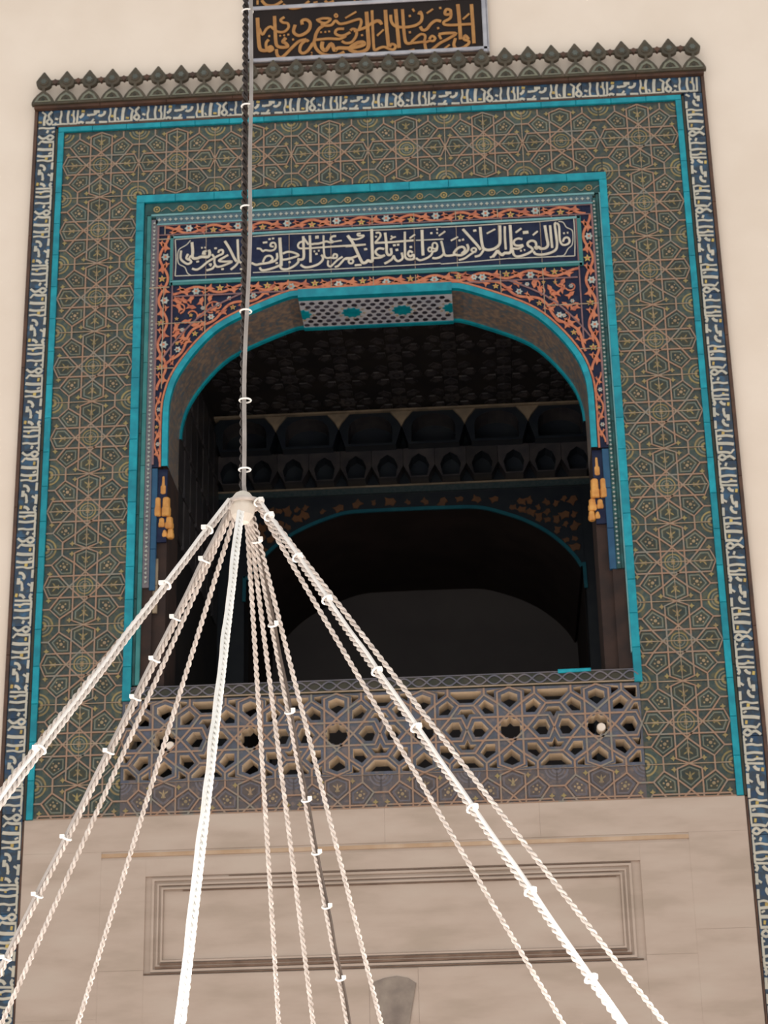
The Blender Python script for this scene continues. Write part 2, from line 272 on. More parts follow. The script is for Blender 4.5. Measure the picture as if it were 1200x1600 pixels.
HADITH=[(0.0151,[(1.411,8.342),(1.42,8.368),(1.441,8.378),(1.457,8.363),(1.456,8.335),(1.434,8.318),(1.407,8.319),(1.392,8.343),(1.388,8.38),(1.389,8.473),(1.374,8.502)]),(0.0175,[(1.371,8.501),(1.359,8.489),(1.365,8.381),(1.366,8.315),(1.351,8.276),(1.303,8.253),(1.245,8.245),(1.207,8.254),(1.194,8.275)]),(0.0139,[(1.416,8.413),(1.428,8.414)]),(0.0139,[(1.443,8.416),(1.454,8.416)]),(0.0198,[(1.286,8.486),(1.295,8.385),(1.301,8.325),(1.282,8.298),(1.247,8.295),(1.233,8.31),(1.215,8.298),(1.206,8.317)]),(0.0175,[(1.324,8.484),(1.327,8.383),(1.33,8.297)]),(0.0174,[(1.216,8.31),(1.212,8.349),(1.187,8.365),(1.157,8.352),(1.156,8.327),(1.181,8.305),(1.186,8.285),(1.153,8.261),(1.099,8.242),(1.065,8.242),(1.047,8.263),(1.043,8.296)]),(0.0128,[(1.195,8.41),(1.232,8.442)]),(0.0139,[(1.096,8.285),(1.109,8.288)]),(0.0139,[(1.124,8.29),(1.134,8.292)]),(0.014,[(1.071,8.439),(1.114,8.472)]),(0.0233,[(1.123,8.435),(1.164,8.438)]),(0.0163,[(1.117,8.381),(1.086,8.388),(1.058,8.372),(1.056,8.342),(1.08,8.328),(1.121,8.332)]),(0.0163,[(1.122,8.329),(1.088,8.305),(1.044,8.308),(1.031,8.307)]),(0.021,[(1.033,8.504),(1.034,8.4),(1.033,8.3),(1.017,8.273),(0.984,8.273),(0.966,8.259),(0.947,8.273),(0.932,8.293),(0.915,8.271),(0.896,8.245)]),(0.0163,[(0.994,8.496),(0.991,8.402),(0.993,8.303)]),(0.0199,[(0.958,8.505),(0.956,8.398),(0.947,8.345),(0.91,8.314),(0.864,8.305),(0.836,8.317),(0.825,8.339),(0.818,8.406),(0.814,8.499)]),(0.0163,[(0.835,8.315),(0.804,8.267),(0.765,8.256)]),(0.0187,[(0.686,8.49),(0.739,8.417),(0.789,8.347),(0.81,8.31)]),(0.0117,[(0.86,8.443),(0.923,8.477)]),(0.0164,[(0.762,8.471),(0.785,8.474)]),(0.0139,[(0.927,8.283),(0.911,8.259),(0.875,8.242)]),(0.014,[(0.767,8.29),(0.778,8.315),(0.761,8.328),(0.742,8.313),(0.755,8.296),(0.77,8.3),(0.734,8.276),(0.692,8.246),(0.648,8.234)]),(0.0175,[(0.713,8.362),(0.721,8.324),(0.7,8.292),(0.664,8.273),(0.623,8.281),(0.617,8.3),(0.649,8.335),(0.683,8.34),(0.696,8.313),(0.67,8.284)]),(0.0163,[(0.623,8.281),(0.588,8.275),(0.553,8.277),(0.542,8.301),(0.534,8.355),(0.525,8.399)]),(0.0163,[(0.543,8.295),(0.518,8.269),(0.483,8.258),(0.456,8.262)]),(0.0152,[(0.651,8.396),(0.668,8.398)]),(0.0152,[(0.677,8.4),(0.693,8.403)]),(0.0117,[(0.595,8.398),(0.649,8.427)]),(0.0117,[(0.509,8.443),(0.557,8.479)]),(0.0129,[(0.459,8.359),(0.464,8.382),(0.484,8.386),(0.496,8.364),(0.485,8.338),(0.463,8.342),(0.459,8.359)]),(0.0117,[(0.426,8.334),(0.436,8.35),(0.451,8.346),(0.452,8.323),(0.435,8.317),(0.426,8.334)]),(0.0152,[(0.496,8.36),(0.488,8.324),(0.461,8.314),(0.448,8.287),(0.413,8.262),(0.366,8.248),(0.337,8.268)]),(0.0211,[(0.387,8.5),(0.387,8.397),(0.389,8.287)]),(0.0082,[(0.341,8.415),(0.458,8.414),(0.543,8.414)]),(0.0152,[(0.447,8.468),(0.463,8.47)]),(0.0152,[(0.493,8.498),(0.505,8.498)]),(0.0141,[(0.492,8.468),(0.504,8.469)]),(0.0164,[(0.314,8.314),(0.293,8.329),(0.279,8.306),(0.295,8.283),(0.319,8.297),(0.32,8.264),(0.284,8.259),(0.26,8.279),(0.258,8.344),(0.261,8.491)]),(0.0164,[(0.292,8.361),(0.311,8.363)]),(0.0117,[(0.294,8.434),(0.335,8.465)]),(0.0164,[(0.233,8.319),(0.239,8.272),(0.208,8.25),(0.185,8.267),(0.175,8.295),(0.161,8.269),(0.132,8.248),(0.105,8.235)]),(0.0176,[(0.189,8.342),(0.209,8.345)]),(0.0188,[(0.116,8.492),(0.123,8.398),(0.125,8.325),(0.139,8.304),(0.158,8.315),(0.155,8.36)]),(0.0153,[(0.038,8.41),(0.176,8.411),(0.323,8.416)]),(0.0141,[(0.046,8.493),(0.072,8.495),(0.082,8.469),(0.06,8.435),(0.04,8.411)]),(0.0129,[(0.041,8.462),(0.055,8.463)]),(0.0117,[(0.159,8.464),(0.172,8.449),(0.194,8.454)]),(0.0117,[(0.172,8.449),(0.153,8.433)]),(0.0152,[(0.171,8.382),(0.192,8.384)]),(0.0152,[(0.2,8.385),(0.218,8.387)]),(0.0212,[(0.017,8.528),(0.018,8.404),(0.019,8.277),(0.008,8.257),(-0.014,8.267),(-0.029,8.253),(-0.05,8.249),(-0.067,8.275),(-0.101,8.364),(-0.129,8.432),(-0.161,8.484)]),(0.0164,[(0.106,8.356),(0.07,8.364),(0.043,8.343),(0.051,8.315),(0.08,8.299),(0.111,8.305)]),(0.0152,[(0.111,8.305),(0.074,8.286),(0.024,8.285)]),(0.013,[(-0.143,8.457),(-0.105,8.448),(-0.058,8.46),(-0.041,8.478),(-0.081,8.478),(-0.087,8.493),(-0.064,8.497)]),(0.0141,[(-0.177,8.394),(-0.106,8.396),(-0.032,8.401)]),(0.0152,[(-0.081,8.316),(-0.108,8.303),(-0.149,8.293),(-0.178,8.287)]),(0.0141,[(-0.158,8.271),(-0.143,8.286),(-0.123,8.275),(-0.129,8.252),(-0.149,8.252),(-0.158,8.271)]),(0.0152,[(-0.112,8.233),(-0.062,8.235)]),(0.0153,[(-0.042,8.362),(-0.023,8.365)]),(0.0152,[(-0.1,8.309),(-0.131,8.295),(-0.178,8.294),(-0.208,8.263),(-0.235,8.233),(-0.258,8.228)]),(0.0141,[(-0.2,8.309),(-0.237,8.285),(-0.273,8.247),(-0.29,8.233),(-0.308,8.246),(-0.306,8.285)]),(0.0141,[(-0.271,8.313),(-0.26,8.334),(-0.241,8.326),(-0.244,8.304),(-0.263,8.301),(-0.29,8.306),(-0.313,8.304),(-0.333,8.324),(-0.338,8.404),(-0.338,8.494)]),(0.0165,[(-0.357,8.332),(-0.345,8.318),(-0.347,8.29),(-0.378,8.258),(-0.431,8.239),(-0.478,8.237),(-0.509,8.26)]),(0.0153,[(-0.401,8.342),(-0.383,8.345)]),(0.013,[(-0.413,8.365),(-0.401,8.367)]),(0.013,[(-0.38,8.368),(-0.368,8.37)]),(0.0153,[(-0.245,8.484),(-0.275,8.481),(-0.287,8.456),(-0.268,8.437),(-0.288,8.433),(-0.318,8.443),(-0.341,8.436),(-0.377,8.428),(-0.406,8.428),(-0.427,8.424)]),(0.0106,[(-0.262,8.438),(-0.204,8.445)]),(0.013,[(-0.52,8.397),(-0.46,8.393),(-0.283,8.397),(-0.028,8.401)]),(0.0142,[(-0.518,8.397),(-0.528,8.42),(-0.514,8.446),(-0.488,8.451)]),(0.0106,[(-0.4,8.488),(-0.373,8.49)]),(0.0106,[(-0.4,8.476),(-0.373,8.478)]),(0.0177,[(-0.44,8.5),(-0.436,8.389),(-0.436,8.275)]),(0.0189,[(-0.488,8.496),(-0.486,8.406),(-0.485,8.325),(-0.5,8.302),(-0.532,8.308)]),(0.0142,[(-0.486,8.483),(-0.45,8.424)]),(0.0165,[(-0.524,8.308),(-0.528,8.28),(-0.56,8.25),(-0.607,8.229),(-0.646,8.233),(-0.663,8.262)]),(0.0153,[(-0.64,8.359),(-0.607,8.372),(-0.566,8.366),(-0.522,8.339),(-0.566,8.322),(-0.607,8.311),(-0.646,8.308)]),(0.0225,[(-0.661,8.493),(-0.657,8.402),(-0.651,8.315),(-0.653,8.255)]),(0.0141,[(-0.598,8.284),(-0.581,8.287)]),(0.0141,[(-0.039,8.36),(-0.018,8.363)]),(0.0165,[(-0.654,8.267),(-0.707,8.245),(-0.766,8.23),(-0.797,8.232),(-0.809,8.254)]),(0.0165,[(-0.683,8.366),(-0.681,8.323),(-0.707,8.298),(-0.755,8.287),(-0.802,8.283),(-0.837,8.277),(-0.87,8.295)]),(0.0153,[(-0.787,8.296),(-0.766,8.34),(-0.731,8.346),(-0.714,8.318),(-0.737,8.294)]),(0.0142,[(-0.707,8.421),(-0.731,8.429),(-0.724,8.451),(-0.702,8.453),(-0.691,8.43),(-0.699,8.399),(-0.731,8.388),(-0.767,8.395),(-0.787,8.388),(-0.807,8.409),(-0.832,8.412)]),(0.0142,[(-0.787,8.459),(-0.754,8.462)]),(0.013,[(-0.746,8.485),(-0.728,8.488)]),(0.013,[(-0.719,8.49),(-0.703,8.492)]),(0.0141,[(-0.693,8.282),(-0.675,8.285)]),(0.0166,[(-0.974,8.497),(-0.97,8.406),(-0.964,8.322),(-0.943,8.298),(-0.923,8.298)]),(0.019,[(-1.069,8.489),(-1.033,8.423),(-0.997,8.341),(-0.979,8.312)]),(0.0154,[(-0.966,8.312),(-0.986,8.279),(-1.023,8.247)]),(0.013,[(-0.923,8.36),(-0.944,8.351),(-0.936,8.333),(-0.923,8.338)]),(0.013,[(-0.955,8.248),(-0.922,8.246)]),(0.0107,[(-0.938,8.401),(-0.923,8.405)]),(0.0154,[(-1.043,8.371),(-1.074,8.352),(-1.112,8.326),(-1.073,8.317),(-1.013,8.315),(-1.05,8.295),(-1.097,8.278),(-1.129,8.28),(-1.144,8.315),(-1.144,8.352),(-1.164,8.383)]),(0.0154,[(-1.116,8.393),(-1.109,8.412),(-1.085,8.414),(-1.083,8.385),(-1.109,8.372),(-1.139,8.355),(-1.192,8.323),(-1.239,8.281),(-1.274,8.261),(-1.308,8.272)]),(0.0154,[(-1.138,8.295),(-1.16,8.263),(-1.203,8.251)]),(0.0118,[(-1.186,8.298),(-1.168,8.303),(-1.174,8.284)]),(0.0214,[(-1.313,8.492),(-1.306,8.418),(-1.306,8.364),(-1.275,8.355),(-1.24,8.366),(-1.192,8.363),(-1.179,8.391),(-1.187,8.421)]),(0.0237,[(-1.228,8.39),(-1.21,8.396)]),(0.0154,[(-1.231,8.384),(-1.225,8.407),(-1.202,8.412)]),(0.0166,[(-1.34,8.396),(-1.352,8.36),(-1.325,8.344),(-1.316,8.325),(-1.34,8.312),(-1.369,8.328),(-1.395,8.363),(-1.392,8.426)]),(0.0142,[(-1.32,8.382),(-1.34,8.34)]),(0.0119,[(-1.244,8.441),(-1.232,8.443)]),(0.0119,[(-1.22,8.442),(-1.208,8.443)]),(0.0142,[(-1.146,8.431),(-1.127,8.433)]),(0.0142,[(-1.278,8.327),(-1.258,8.33)]),(0.0142,[(-1.093,8.254),(-1.074,8.257)]),(0.0071,[(-1.325,8.51),(-1.354,8.474),(-1.41,8.434),(-1.416,8.357),(-1.405,8.315),(-1.363,8.287),(-1.344,8.24),(-1.32,8.219)]),(0.007,[(1.387,8.515),(1.421,8.505),(1.442,8.464),(1.482,8.435),(1.485,8.375),(1.475,8.315),(1.444,8.284),(1.412,8.233),(1.36,8.228)]),(0.006,[(-1.438,8.523),(-1.171,8.531),(-0.921,8.527)]),(0.0071,[(-1.433,8.218),(-1.167,8.215),(-0.919,8.215)]),(0.0071,[(-0.862,8.517),(-0.648,8.522),(-0.411,8.519)]),(0.0071,[(-0.86,8.215),(-0.649,8.213),(-0.414,8.212)]),(0.0071,[(-0.411,8.519),(-0.222,8.518),(0.008,8.519)]),(0.007,[(-0.414,8.21),(-0.226,8.211),(0.002,8.212)]),(0.0071,[(0.008,8.519),(0.238,8.516),(0.526,8.519)]),(0.007,[(0.002,8.211),(0.23,8.213),(0.516,8.217)]),(0.007,[(0.526,8.516),(0.755,8.516),(1.042,8.52)]),(0.007,[(0.516,8.21),(0.744,8.217),(1.029,8.229)]),(0.007,[(1.042,8.52),(1.259,8.522),(1.499,8.537)]),(0.007,[(1.029,8.226),(1.186,8.226),(1.487,8.222)]),(0.0072,[(-1.438,8.523),(-1.429,8.358),(-1.433,8.218)]),(0.007,[(1.499,8.537),(1.5,8.394),(1.49,8.222)])]
SIGNTXT=[(0.0311,[(0.823,10.457),(0.826,10.307),(0.829,10.099)]),(0.0262,[(0.79,10.138),(0.766,10.174),(0.754,10.141),(0.788,10.123),(0.785,10.095),(0.739,10.063),(0.693,10.06),(0.675,10.095),(0.69,10.154)]),(0.0327,[(0.718,10.464),(0.725,10.314),(0.728,10.142)]),(0.0264,[(0.615,10.396),(0.631,10.423),(0.66,10.411),(0.656,10.379),(0.622,10.376),(0.615,10.396)]),(0.0249,[(0.665,10.385),(0.654,10.339),(0.607,10.31),(0.609,10.286),(0.654,10.276),(0.731,10.276),(0.813,10.276)]),(0.0171,[(0.752,10.323),(0.803,10.372)]),(0.0171,[(0.477,10.397),(0.526,10.434)]),(0.017,[(0.58,10.048),(0.644,10.099)]),(0.0263,[(0.562,10.199),(0.62,10.205),(0.696,10.197),(0.634,10.153),(0.571,10.118),(0.523,10.077),(0.484,10.05),(0.461,10.07),(0.454,10.123)]),(0.0217,[(0.564,10.194),(0.58,10.152)]),(0.0279,[(0.585,10.316),(0.546,10.326),(0.507,10.298),(0.47,10.249),(0.439,10.247),(0.424,10.278)]),(0.0232,[(0.489,10.158),(0.511,10.187),(0.535,10.164),(0.519,10.14),(0.491,10.144),(0.467,10.134),(0.432,10.137),(0.355,10.134),(0.379,10.17),(0.426,10.208),(0.459,10.192),(0.452,10.146)]),(0.0279,[(0.358,10.132),(0.312,10.137),(0.299,10.221),(0.294,10.342),(0.291,10.445)]),(0.0265,[(0.414,10.39),(0.428,10.413),(0.44,10.37),(0.428,10.322),(0.382,10.29),(0.304,10.28),(0.234,10.294),(0.204,10.337),(0.199,10.4)]),(0.0328,[(0.238,10.449),(0.246,10.299),(0.254,10.159),(0.257,10.094)]),(0.0328,[(0.159,10.449),(0.164,10.304),(0.173,10.164),(0.177,10.109)]),(0.0248,[(0.183,10.107),(0.203,10.133),(0.23,10.115),(0.218,10.083),(0.191,10.085),(0.145,10.109),(0.106,10.102),(0.074,10.086),(0.063,10.116),(0.059,10.265),(0.056,10.451)]),(0.0265,[(0.048,10.325),(0.095,10.35),(0.129,10.32)]),(0.0155,[(0.091,10.214),(0.142,10.27)]),(0.0218,[(0.573,10.438),(0.591,10.44)]),(0.0218,[(0.338,10.379),(0.355,10.382)]),(0.0217,[(0.552,10.254),(0.569,10.256)]),(0.0217,[(0.334,10.23),(0.351,10.232)]),(0.0217,[(0.101,10.057),(0.118,10.059)]),(0.034,[(0.329,10.055),(0.376,10.066)]),(0.0187,[(0.369,10.445),(0.381,10.419)]),(0.0343,[(0.013,10.441),(0.018,10.311),(0.023,10.201),(0.024,10.131),(0.004,10.092),(-0.055,10.073),(-0.107,10.092),(-0.121,10.117),(-0.067,10.159),(-0.021,10.165),(-0.012,10.141),(-0.081,10.121),(-0.133,10.117),(-0.212,10.123),(-0.237,10.102),(-0.262,10.167),(-0.307,10.106),(-0.335,10.139),(-0.329,10.189)]),(0.0262,[(0.128,10.316),(0.111,10.352),(0.068,10.347),(0.014,10.304),(-0.052,10.277),(-0.088,10.27)]),(0.025,[(-0.114,10.277),(-0.094,10.291),(-0.068,10.274),(-0.071,10.223),(-0.106,10.171),(-0.152,10.165),(-0.181,10.185)]),(0.025,[(-0.162,10.296),(-0.215,10.295),(-0.23,10.259),(-0.197,10.235),(-0.158,10.237),(-0.115,10.261)]),(0.025,[(-0.378,10.21),(-0.283,10.214),(-0.197,10.206),(-0.148,10.23)]),(0.0249,[(-0.051,10.277),(-0.03,10.338),(-0.038,10.376),(-0.09,10.366),(-0.143,10.349),(-0.196,10.344),(-0.227,10.375),(-0.26,10.337),(-0.314,10.336),(-0.337,10.354)]),(0.0238,[(-0.377,10.388),(-0.327,10.403),(-0.266,10.394),(-0.294,10.362),(-0.327,10.361),(-0.363,10.384)]),(0.029,[(-0.311,10.341),(-0.353,10.312),(-0.38,10.259),(-0.395,10.19),(-0.428,10.137),(-0.448,10.106)]),(0.0276,[(-0.395,10.19),(-0.381,10.134),(-0.343,10.085),(-0.278,10.06),(-0.212,10.061),(-0.163,10.085)]),(0.0158,[(-0.236,10.422),(-0.224,10.437),(-0.211,10.419),(-0.223,10.406),(-0.236,10.422)]),(0.0171,[(-0.152,10.393),(-0.066,10.447)]),(0.0157,[(0.09,10.219),(0.14,10.266)]),(0.0171,[(-0.348,10.275),(-0.333,10.277)]),(0.0171,[(-0.315,10.276),(-0.3,10.278)]),(0.0171,[(-0.285,10.278),(-0.27,10.28)]),(0.0197,[(-0.033,10.227),(-0.017,10.231)]),(0.0196,[(0.1,10.05),(0.118,10.054)]),(0.021,[(-0.423,10.066),(-0.407,10.071)]),(0.0184,[(-0.418,10.092),(-0.409,10.096)]),(0.029,[(-0.484,10.356),(-0.487,10.39),(-0.454,10.399),(-0.423,10.364),(-0.434,10.302),(-0.481,10.264),(-0.521,10.259),(-0.552,10.294),(-0.539,10.356)]),(0.0276,[(-0.406,10.179),(-0.443,10.115),(-0.482,10.093),(-0.505,10.119),(-0.494,10.173),(-0.455,10.209),(-0.439,10.196)]),(0.0276,[(-0.454,10.217),(-0.508,10.205),(-0.561,10.154),(-0.62,10.086),(-0.653,10.065),(-0.679,10.09),(-0.685,10.142)]),(0.0332,[(-0.832,10.442),(-0.827,10.327),(-0.82,10.209),(-0.81,10.153),(-0.785,10.137),(-0.744,10.141),(-0.709,10.155)]),(0.025,[(-0.755,10.155),(-0.729,10.172),(-0.712,10.144),(-0.742,10.128),(-0.762,10.159),(-0.764,10.206),(-0.744,10.234)]),(0.0305,[(-0.7,10.449),(-0.695,10.319),(-0.688,10.201),(-0.671,10.167),(-0.633,10.157),(-0.597,10.164),(-0.617,10.196),(-0.636,10.209),(-0.612,10.243)]),(0.0238,[(-0.818,10.343),(-0.793,10.284),(-0.764,10.331),(-0.732,10.353),(-0.704,10.327),(-0.673,10.302),(-0.626,10.299),(-0.592,10.334),(-0.598,10.374),(-0.633,10.384),(-0.653,10.409),(-0.623,10.434)]),(0.0198,[(-0.748,10.266),(-0.733,10.268)]),(0.0171,[(-0.663,10.263),(-0.649,10.266)]),(0.0171,[(-0.633,10.266),(-0.618,10.268)]),(0.0171,[(-0.601,10.27),(-0.585,10.272)]),(0.0198,[(-0.564,10.221),(-0.549,10.225)]),(0.0266,[(-0.8,10.603),(-0.765,10.557),(-0.699,10.548),(-0.639,10.584)]),(0.0239,[(-0.634,10.553),(-0.573,10.514),(-0.493,10.519),(-0.43,10.57)]),(0.02,[(-0.832,10.605),(-0.832,10.565)]),(0.0239,[(-0.307,10.566),(-0.281,10.542),(-0.244,10.557)]),(0.0159,[(-0.397,10.553),(-0.364,10.559)]),(0.0225,[(-0.306,10.562),(-0.279,10.54),(-0.239,10.561)]),(0.0225,[(-0.084,10.551),(-0.055,10.527),(-0.021,10.55)]),(0.0198,[(0.051,10.531),(0.104,10.534)])]
# ================================================================== THE SETTING
CX = .03
HALF = [(0,8.052),(.3,8.05),(.55,8.045),(.65,8.03),(.84,7.957),(1.05,7.862),(1.2,7.762),(1.345,7.602),(1.455,7.432),(1.507,7.29),(1.53,7.12),(1.53,6.70)]
hs = smooth(HALF, 3)
ARCH = [(CX-x, z) for x, z in hs[::-1]]+[(CX+x, z) for x, z in hs[1:]]          # left spring .. right spring, outer edge
def offset_path(path, d):
    out = []
    for i in range(len(path)):
        a = Vector(path[max(i-1, 0)]); c = Vector(path[min(i+1, len(path)-1)]); t = (c-a).normalized()
        out.append((path[i][0]+t.y*d, path[i][1]-t.x*d))                       # to the right of travel = inwards
    return out
ARCH_IN = offset_path(ARCH, .042)

b = MB(); b.box(-9, 9, -16, 0.4, -.55, -.45, 'floor_carpet'); put('floor', b, kind='structure')
b = MB()                                                                          # plaster wall with the loge opening
for x0, x1, z0, z1 in ((-8, -1.72, -.45, 13), (1.755, 8, -.45, 13), (-1.72, 1.755, 8.9, 13), (-1.72, 1.755, -.45, 4.42)):
    b.box(x0, x1, .03, .5, z0, z1, 'plaster')
put('wall_front', b, kind='structure')

# ---- marble facing under the tiles
base = MB(); base.box(-2.365, 2.365, .004, .03, -.45, 4.2, 'marble')
wb = put('wall_base', base, kind='structure')
def slab(x0, x1, z0, z1, yf=-.012, name='marble_slab', m='marble'):
    s = MB(); s.prism([(x0, z0), (x1, z0), (x1, z1), (x0, z1)], yf, .004, m, ch=.0004); return put(name, s, wb)
xs = [-2.36, -1.60, .02, 1.03, 2.36]
for a, c in zip(xs, xs[1:]): slab(a+.0003, c-.0003, 3.9715, 4.198)
slab(-2.36, -1.8383, 2.9, 3.971); slab(-2.36, -1.8383, 1.2, 2.8995); slab(1.9803, 2.36, 3.35, 3.971); slab(1.9803, 2.36, 1.2, 3.349)
slab(-1.838, -1.5443, 3.2, 3.916); slab(-1.838, -1.5443, 1.2, 3.199)
slab(1.6593, 1.98, 3.2, 3.916); slab(1.6593, 1.98, 1.2, 3.199)
slab(-1.544, 1.659, 3.80, 3.916)
def rect(x0, x1, z0, z1): return [(x0, z0), (x1, z0), (x1, z1), (x0, z1)]
s = MB(); s.box(-1.838, 1.98, -.008, .004, 3.917, 3.971, 'marble'); put('marble_fillet', s, wb)
s = MB(); s.box(-1.838, 1.98, -.016, -.008, 3.932, 3.958, 'marble_stain'); put('stained_fillet', s, wb, label='brown stained strip of the upper fillet')
for d, y0, y1, w in ((0, -.014, .004, .016), (.034, -.010, .004, .012), (.062, -.016, .004, .012)):
    s = MB(); o = rect(-1.50+d, 1.60-d, 3.185+d, 3.785-d); s.ring(o, inset(o, w), y0, y1, 'marble'); put('panel_moulding', s, wb)
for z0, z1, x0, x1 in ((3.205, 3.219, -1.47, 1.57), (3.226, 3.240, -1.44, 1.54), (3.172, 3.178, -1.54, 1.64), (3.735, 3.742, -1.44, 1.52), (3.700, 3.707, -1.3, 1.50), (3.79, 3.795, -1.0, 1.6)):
    s = MB(); s.box(x0, x1, -.0172 if z0 < 3.5 else -.004, .003, z0, z1, 'groove_shade'); put('moulding_shade', s, wb, label='dark strip painted as recess shade of the marble moulding')
slab(-1.42, 1.52, 3.264, 3.70, yf=.0005)
slab(-1.544, -.099, 1.2, 3.165); slab(.214, 1.659, 1.2, 3.165)
s = MB(); s.prism([(-.078,3.078),(.0,3.105),(.077,3.115),(.15,3.10),(.2,3.066),(.14,2.75),(-.02,2.75)], -.022, .004, 'marble_dark', ch=.004)
put('keystone', s, wb, label='dark grey keystone')
s = MB(); s.box(-.098, .213, -.010, .004, 1.2, 3.163, 'marble'); put('marble_slab', s, wb)

# ---- the room of the loge behind the arch
XL, XR, YB, ZC = -1.56, 1.70, 3.2, 8.405
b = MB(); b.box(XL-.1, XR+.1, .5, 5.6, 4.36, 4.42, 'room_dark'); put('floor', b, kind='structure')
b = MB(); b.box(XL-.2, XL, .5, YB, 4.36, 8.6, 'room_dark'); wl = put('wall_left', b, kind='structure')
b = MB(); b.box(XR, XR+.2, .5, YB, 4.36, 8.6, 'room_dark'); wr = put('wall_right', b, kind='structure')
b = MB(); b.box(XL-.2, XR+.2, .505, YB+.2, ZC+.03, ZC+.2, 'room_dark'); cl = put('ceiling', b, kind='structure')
# side wall tiles
tm = MB(); tm.prism([(-.12,-.2),(.12,-.2),(.15,0),(.12,.2),(-.12,.2),(-.15,0)], -.02, 0, 'room_tile', ch=.008)
tme = tm.mesh('wall_tile')
rotL = Quaternion((0, 0, 1), R(90)); rotR = Quaternion((0, 0, 1), R(-90))
for i in range(8):
    for j in range(4):
        y = .75+i*.31; z = 6.75+j*.43
        put('wall_tile', tme, wl, (XL, y, z), rot=rotL); put('wall_tile', tme, wr, (XR, y, z), rot=rotR)
# back wall with the second arch
BH = [(0,7.59),(.35,7.588),(.56,7.58),(.72,7.54),(.95,7.45),(1.15,7.33),(1.32,7.17),(1.43,7.0),(1.46,6.8),(1.46,4.4)]
bh = smooth(BH, 3); BC = .13
BARCH = [(BC-x, z) for x, z in bh[::-1]]+[(BC+x, z) for x, z in bh[1:]]
b = MB()
for (x0, z0), (x1, z1) in zip(BARCH, BARCH[1:]):
    if x1-x0 > 1e-6:
        b.face([(x0,YB,z0),(x1,YB,z1),(x1,YB,8.5),(x0,YB,8.5)], 'room_navy')
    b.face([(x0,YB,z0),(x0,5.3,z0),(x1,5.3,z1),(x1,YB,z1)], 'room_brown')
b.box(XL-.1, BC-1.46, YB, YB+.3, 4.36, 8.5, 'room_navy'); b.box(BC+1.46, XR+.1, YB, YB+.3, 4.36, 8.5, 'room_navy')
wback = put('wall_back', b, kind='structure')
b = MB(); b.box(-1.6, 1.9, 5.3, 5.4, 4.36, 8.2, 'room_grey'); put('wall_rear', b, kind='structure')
bt = MB(); BP = [p for p in BARCH if p[1] > 6.6]
bt.ribbon(BP, .03, YB-.02, YB, 'room_turq'); put('arch_edge', bt, wback, label='dark turquoise edge of the rear arch')
bt = MB(); bt.box(XL, XR, YB-.03, YB, 7.745, 7.80, 'cornice_teal'); bt.box(XL, XR, YB-.04, YB, 7.80, 7.815, 'room_cream'); put('cornice_strip', bt, wback)
lf = MB(); lf.prism([(-.05,0),(-.02,-.035),(.02,-.03),(.06,-.045),(.05,0),(.06,.04),(.01,.03),(-.02,.045)], -.012, 0, 'room_orange', ch=.003)
lme = lf.mesh('leaf')
rnd = random.Random(3)
def arch_z(path, x):
    best = None
    for (x0, z0), (x1, z1) in zip(path, path[1:]):
        if x0 <= x <= x1 and x1 > x0: best = z0+(z1-z0)*(x-x0)/(x1-x0)
    return best
for i in range(38):
    x = -1.25+i*.075; za = arch_z(BARCH, x)
    if za is None: continue
    n = 1 if 7.72-za < .16 else max(1, int((7.72-za)/.12))
    for k in range(n):
        z = za+.06+(7.70-za-.08)*(k+rnd.random()*.7)/n
        if z > 7.71: continue
        if n == 1 and i % 2: continue
        put('leaf', lme, wback, (x, YB, z), rot=Quaternion((0, 1, 0), rnd.random()*6.28)).scale = (rnd.uniform(.45, .95),)*3
# muqarnas frieze at the head of the back wall
fr = put('muqarnas_frieze', None, None, (.07, YB-.3, 7.83), label='dark stalactite frieze of arched pockets along the back wall of the loge', cat='frieze')
s = MB(); s.box(XL, XR, YB-.34, YB, 8.385, 8.402, 'room_cream'); put('ledge', s, fr, label='cream ledge')
def arch_poly(w, h, n=8):
    p = [(-w, 0), (w, 0)]
    for i in range(n+1):
        t = i/n; a = R(180*t); p.append((w*math.cos(a), h*.55+h*.45*math.sin(a)))
    return p
pk = MB(); ip = arch_poly(.19, .26)
def box_match(poly, x0, x1, z0, z1, cx, cz):
    out = []
    for x, z in poly:
        dx, dz = x-cx, z-cz
        k = min((x1-cx)/dx if dx > 1e-9 else (x0-cx)/dx if dx < -1e-9 else 1e9, (z1-cz)/dz if dz > 1e-9 else (z0-cz)/dz if dz < -1e-9 else 1e9)
        out.append((cx+dx*k, cz+dz*k))
    return out
pk.ring(box_match(ip, -.27, .27, -.02, .285, 0, .13), ip, -.30, -.04, 'room_navy', 'room_tile'); pk.face([(x, -.04, z) for x, z in ccw(ip)], 'room_navy')
pme = pk.mesh('pocket')
cr = MB(); cr.prism([(-.10,.285),(-.03,.2),(0,.14),(.03,.2),(.10,.285)], -.325, -.30, 'room_cream', ch=.004); cme = cr.mesh('pendant')
lo = MB(); ip2 = [(-.07,0),(.07,0),(.09,.1),(.06,.17),(0,.21),(-.06,.17),(-.09,.1)]
lo.ring(box_match(ip2, -.135, .135, -.01, .27, 0, .1), ip2, -.18, -.02, 'room_tile', 'room_navy'); lo.face([(x, -.02, z) for x, z in ccw(ip2)], 'room_navy')
lome = lo.mesh('lower_pocket')
for i in range(6):
    x = -1.296+.547*i
    put('pocket', pme, fr, (x, YB, 8.10)); put('pendant', cme, fr, (x+.273, YB, 8.10))
    for d in (-.137, .137): put('lower_pocket', lome, fr, (x+d, YB, 7.83))
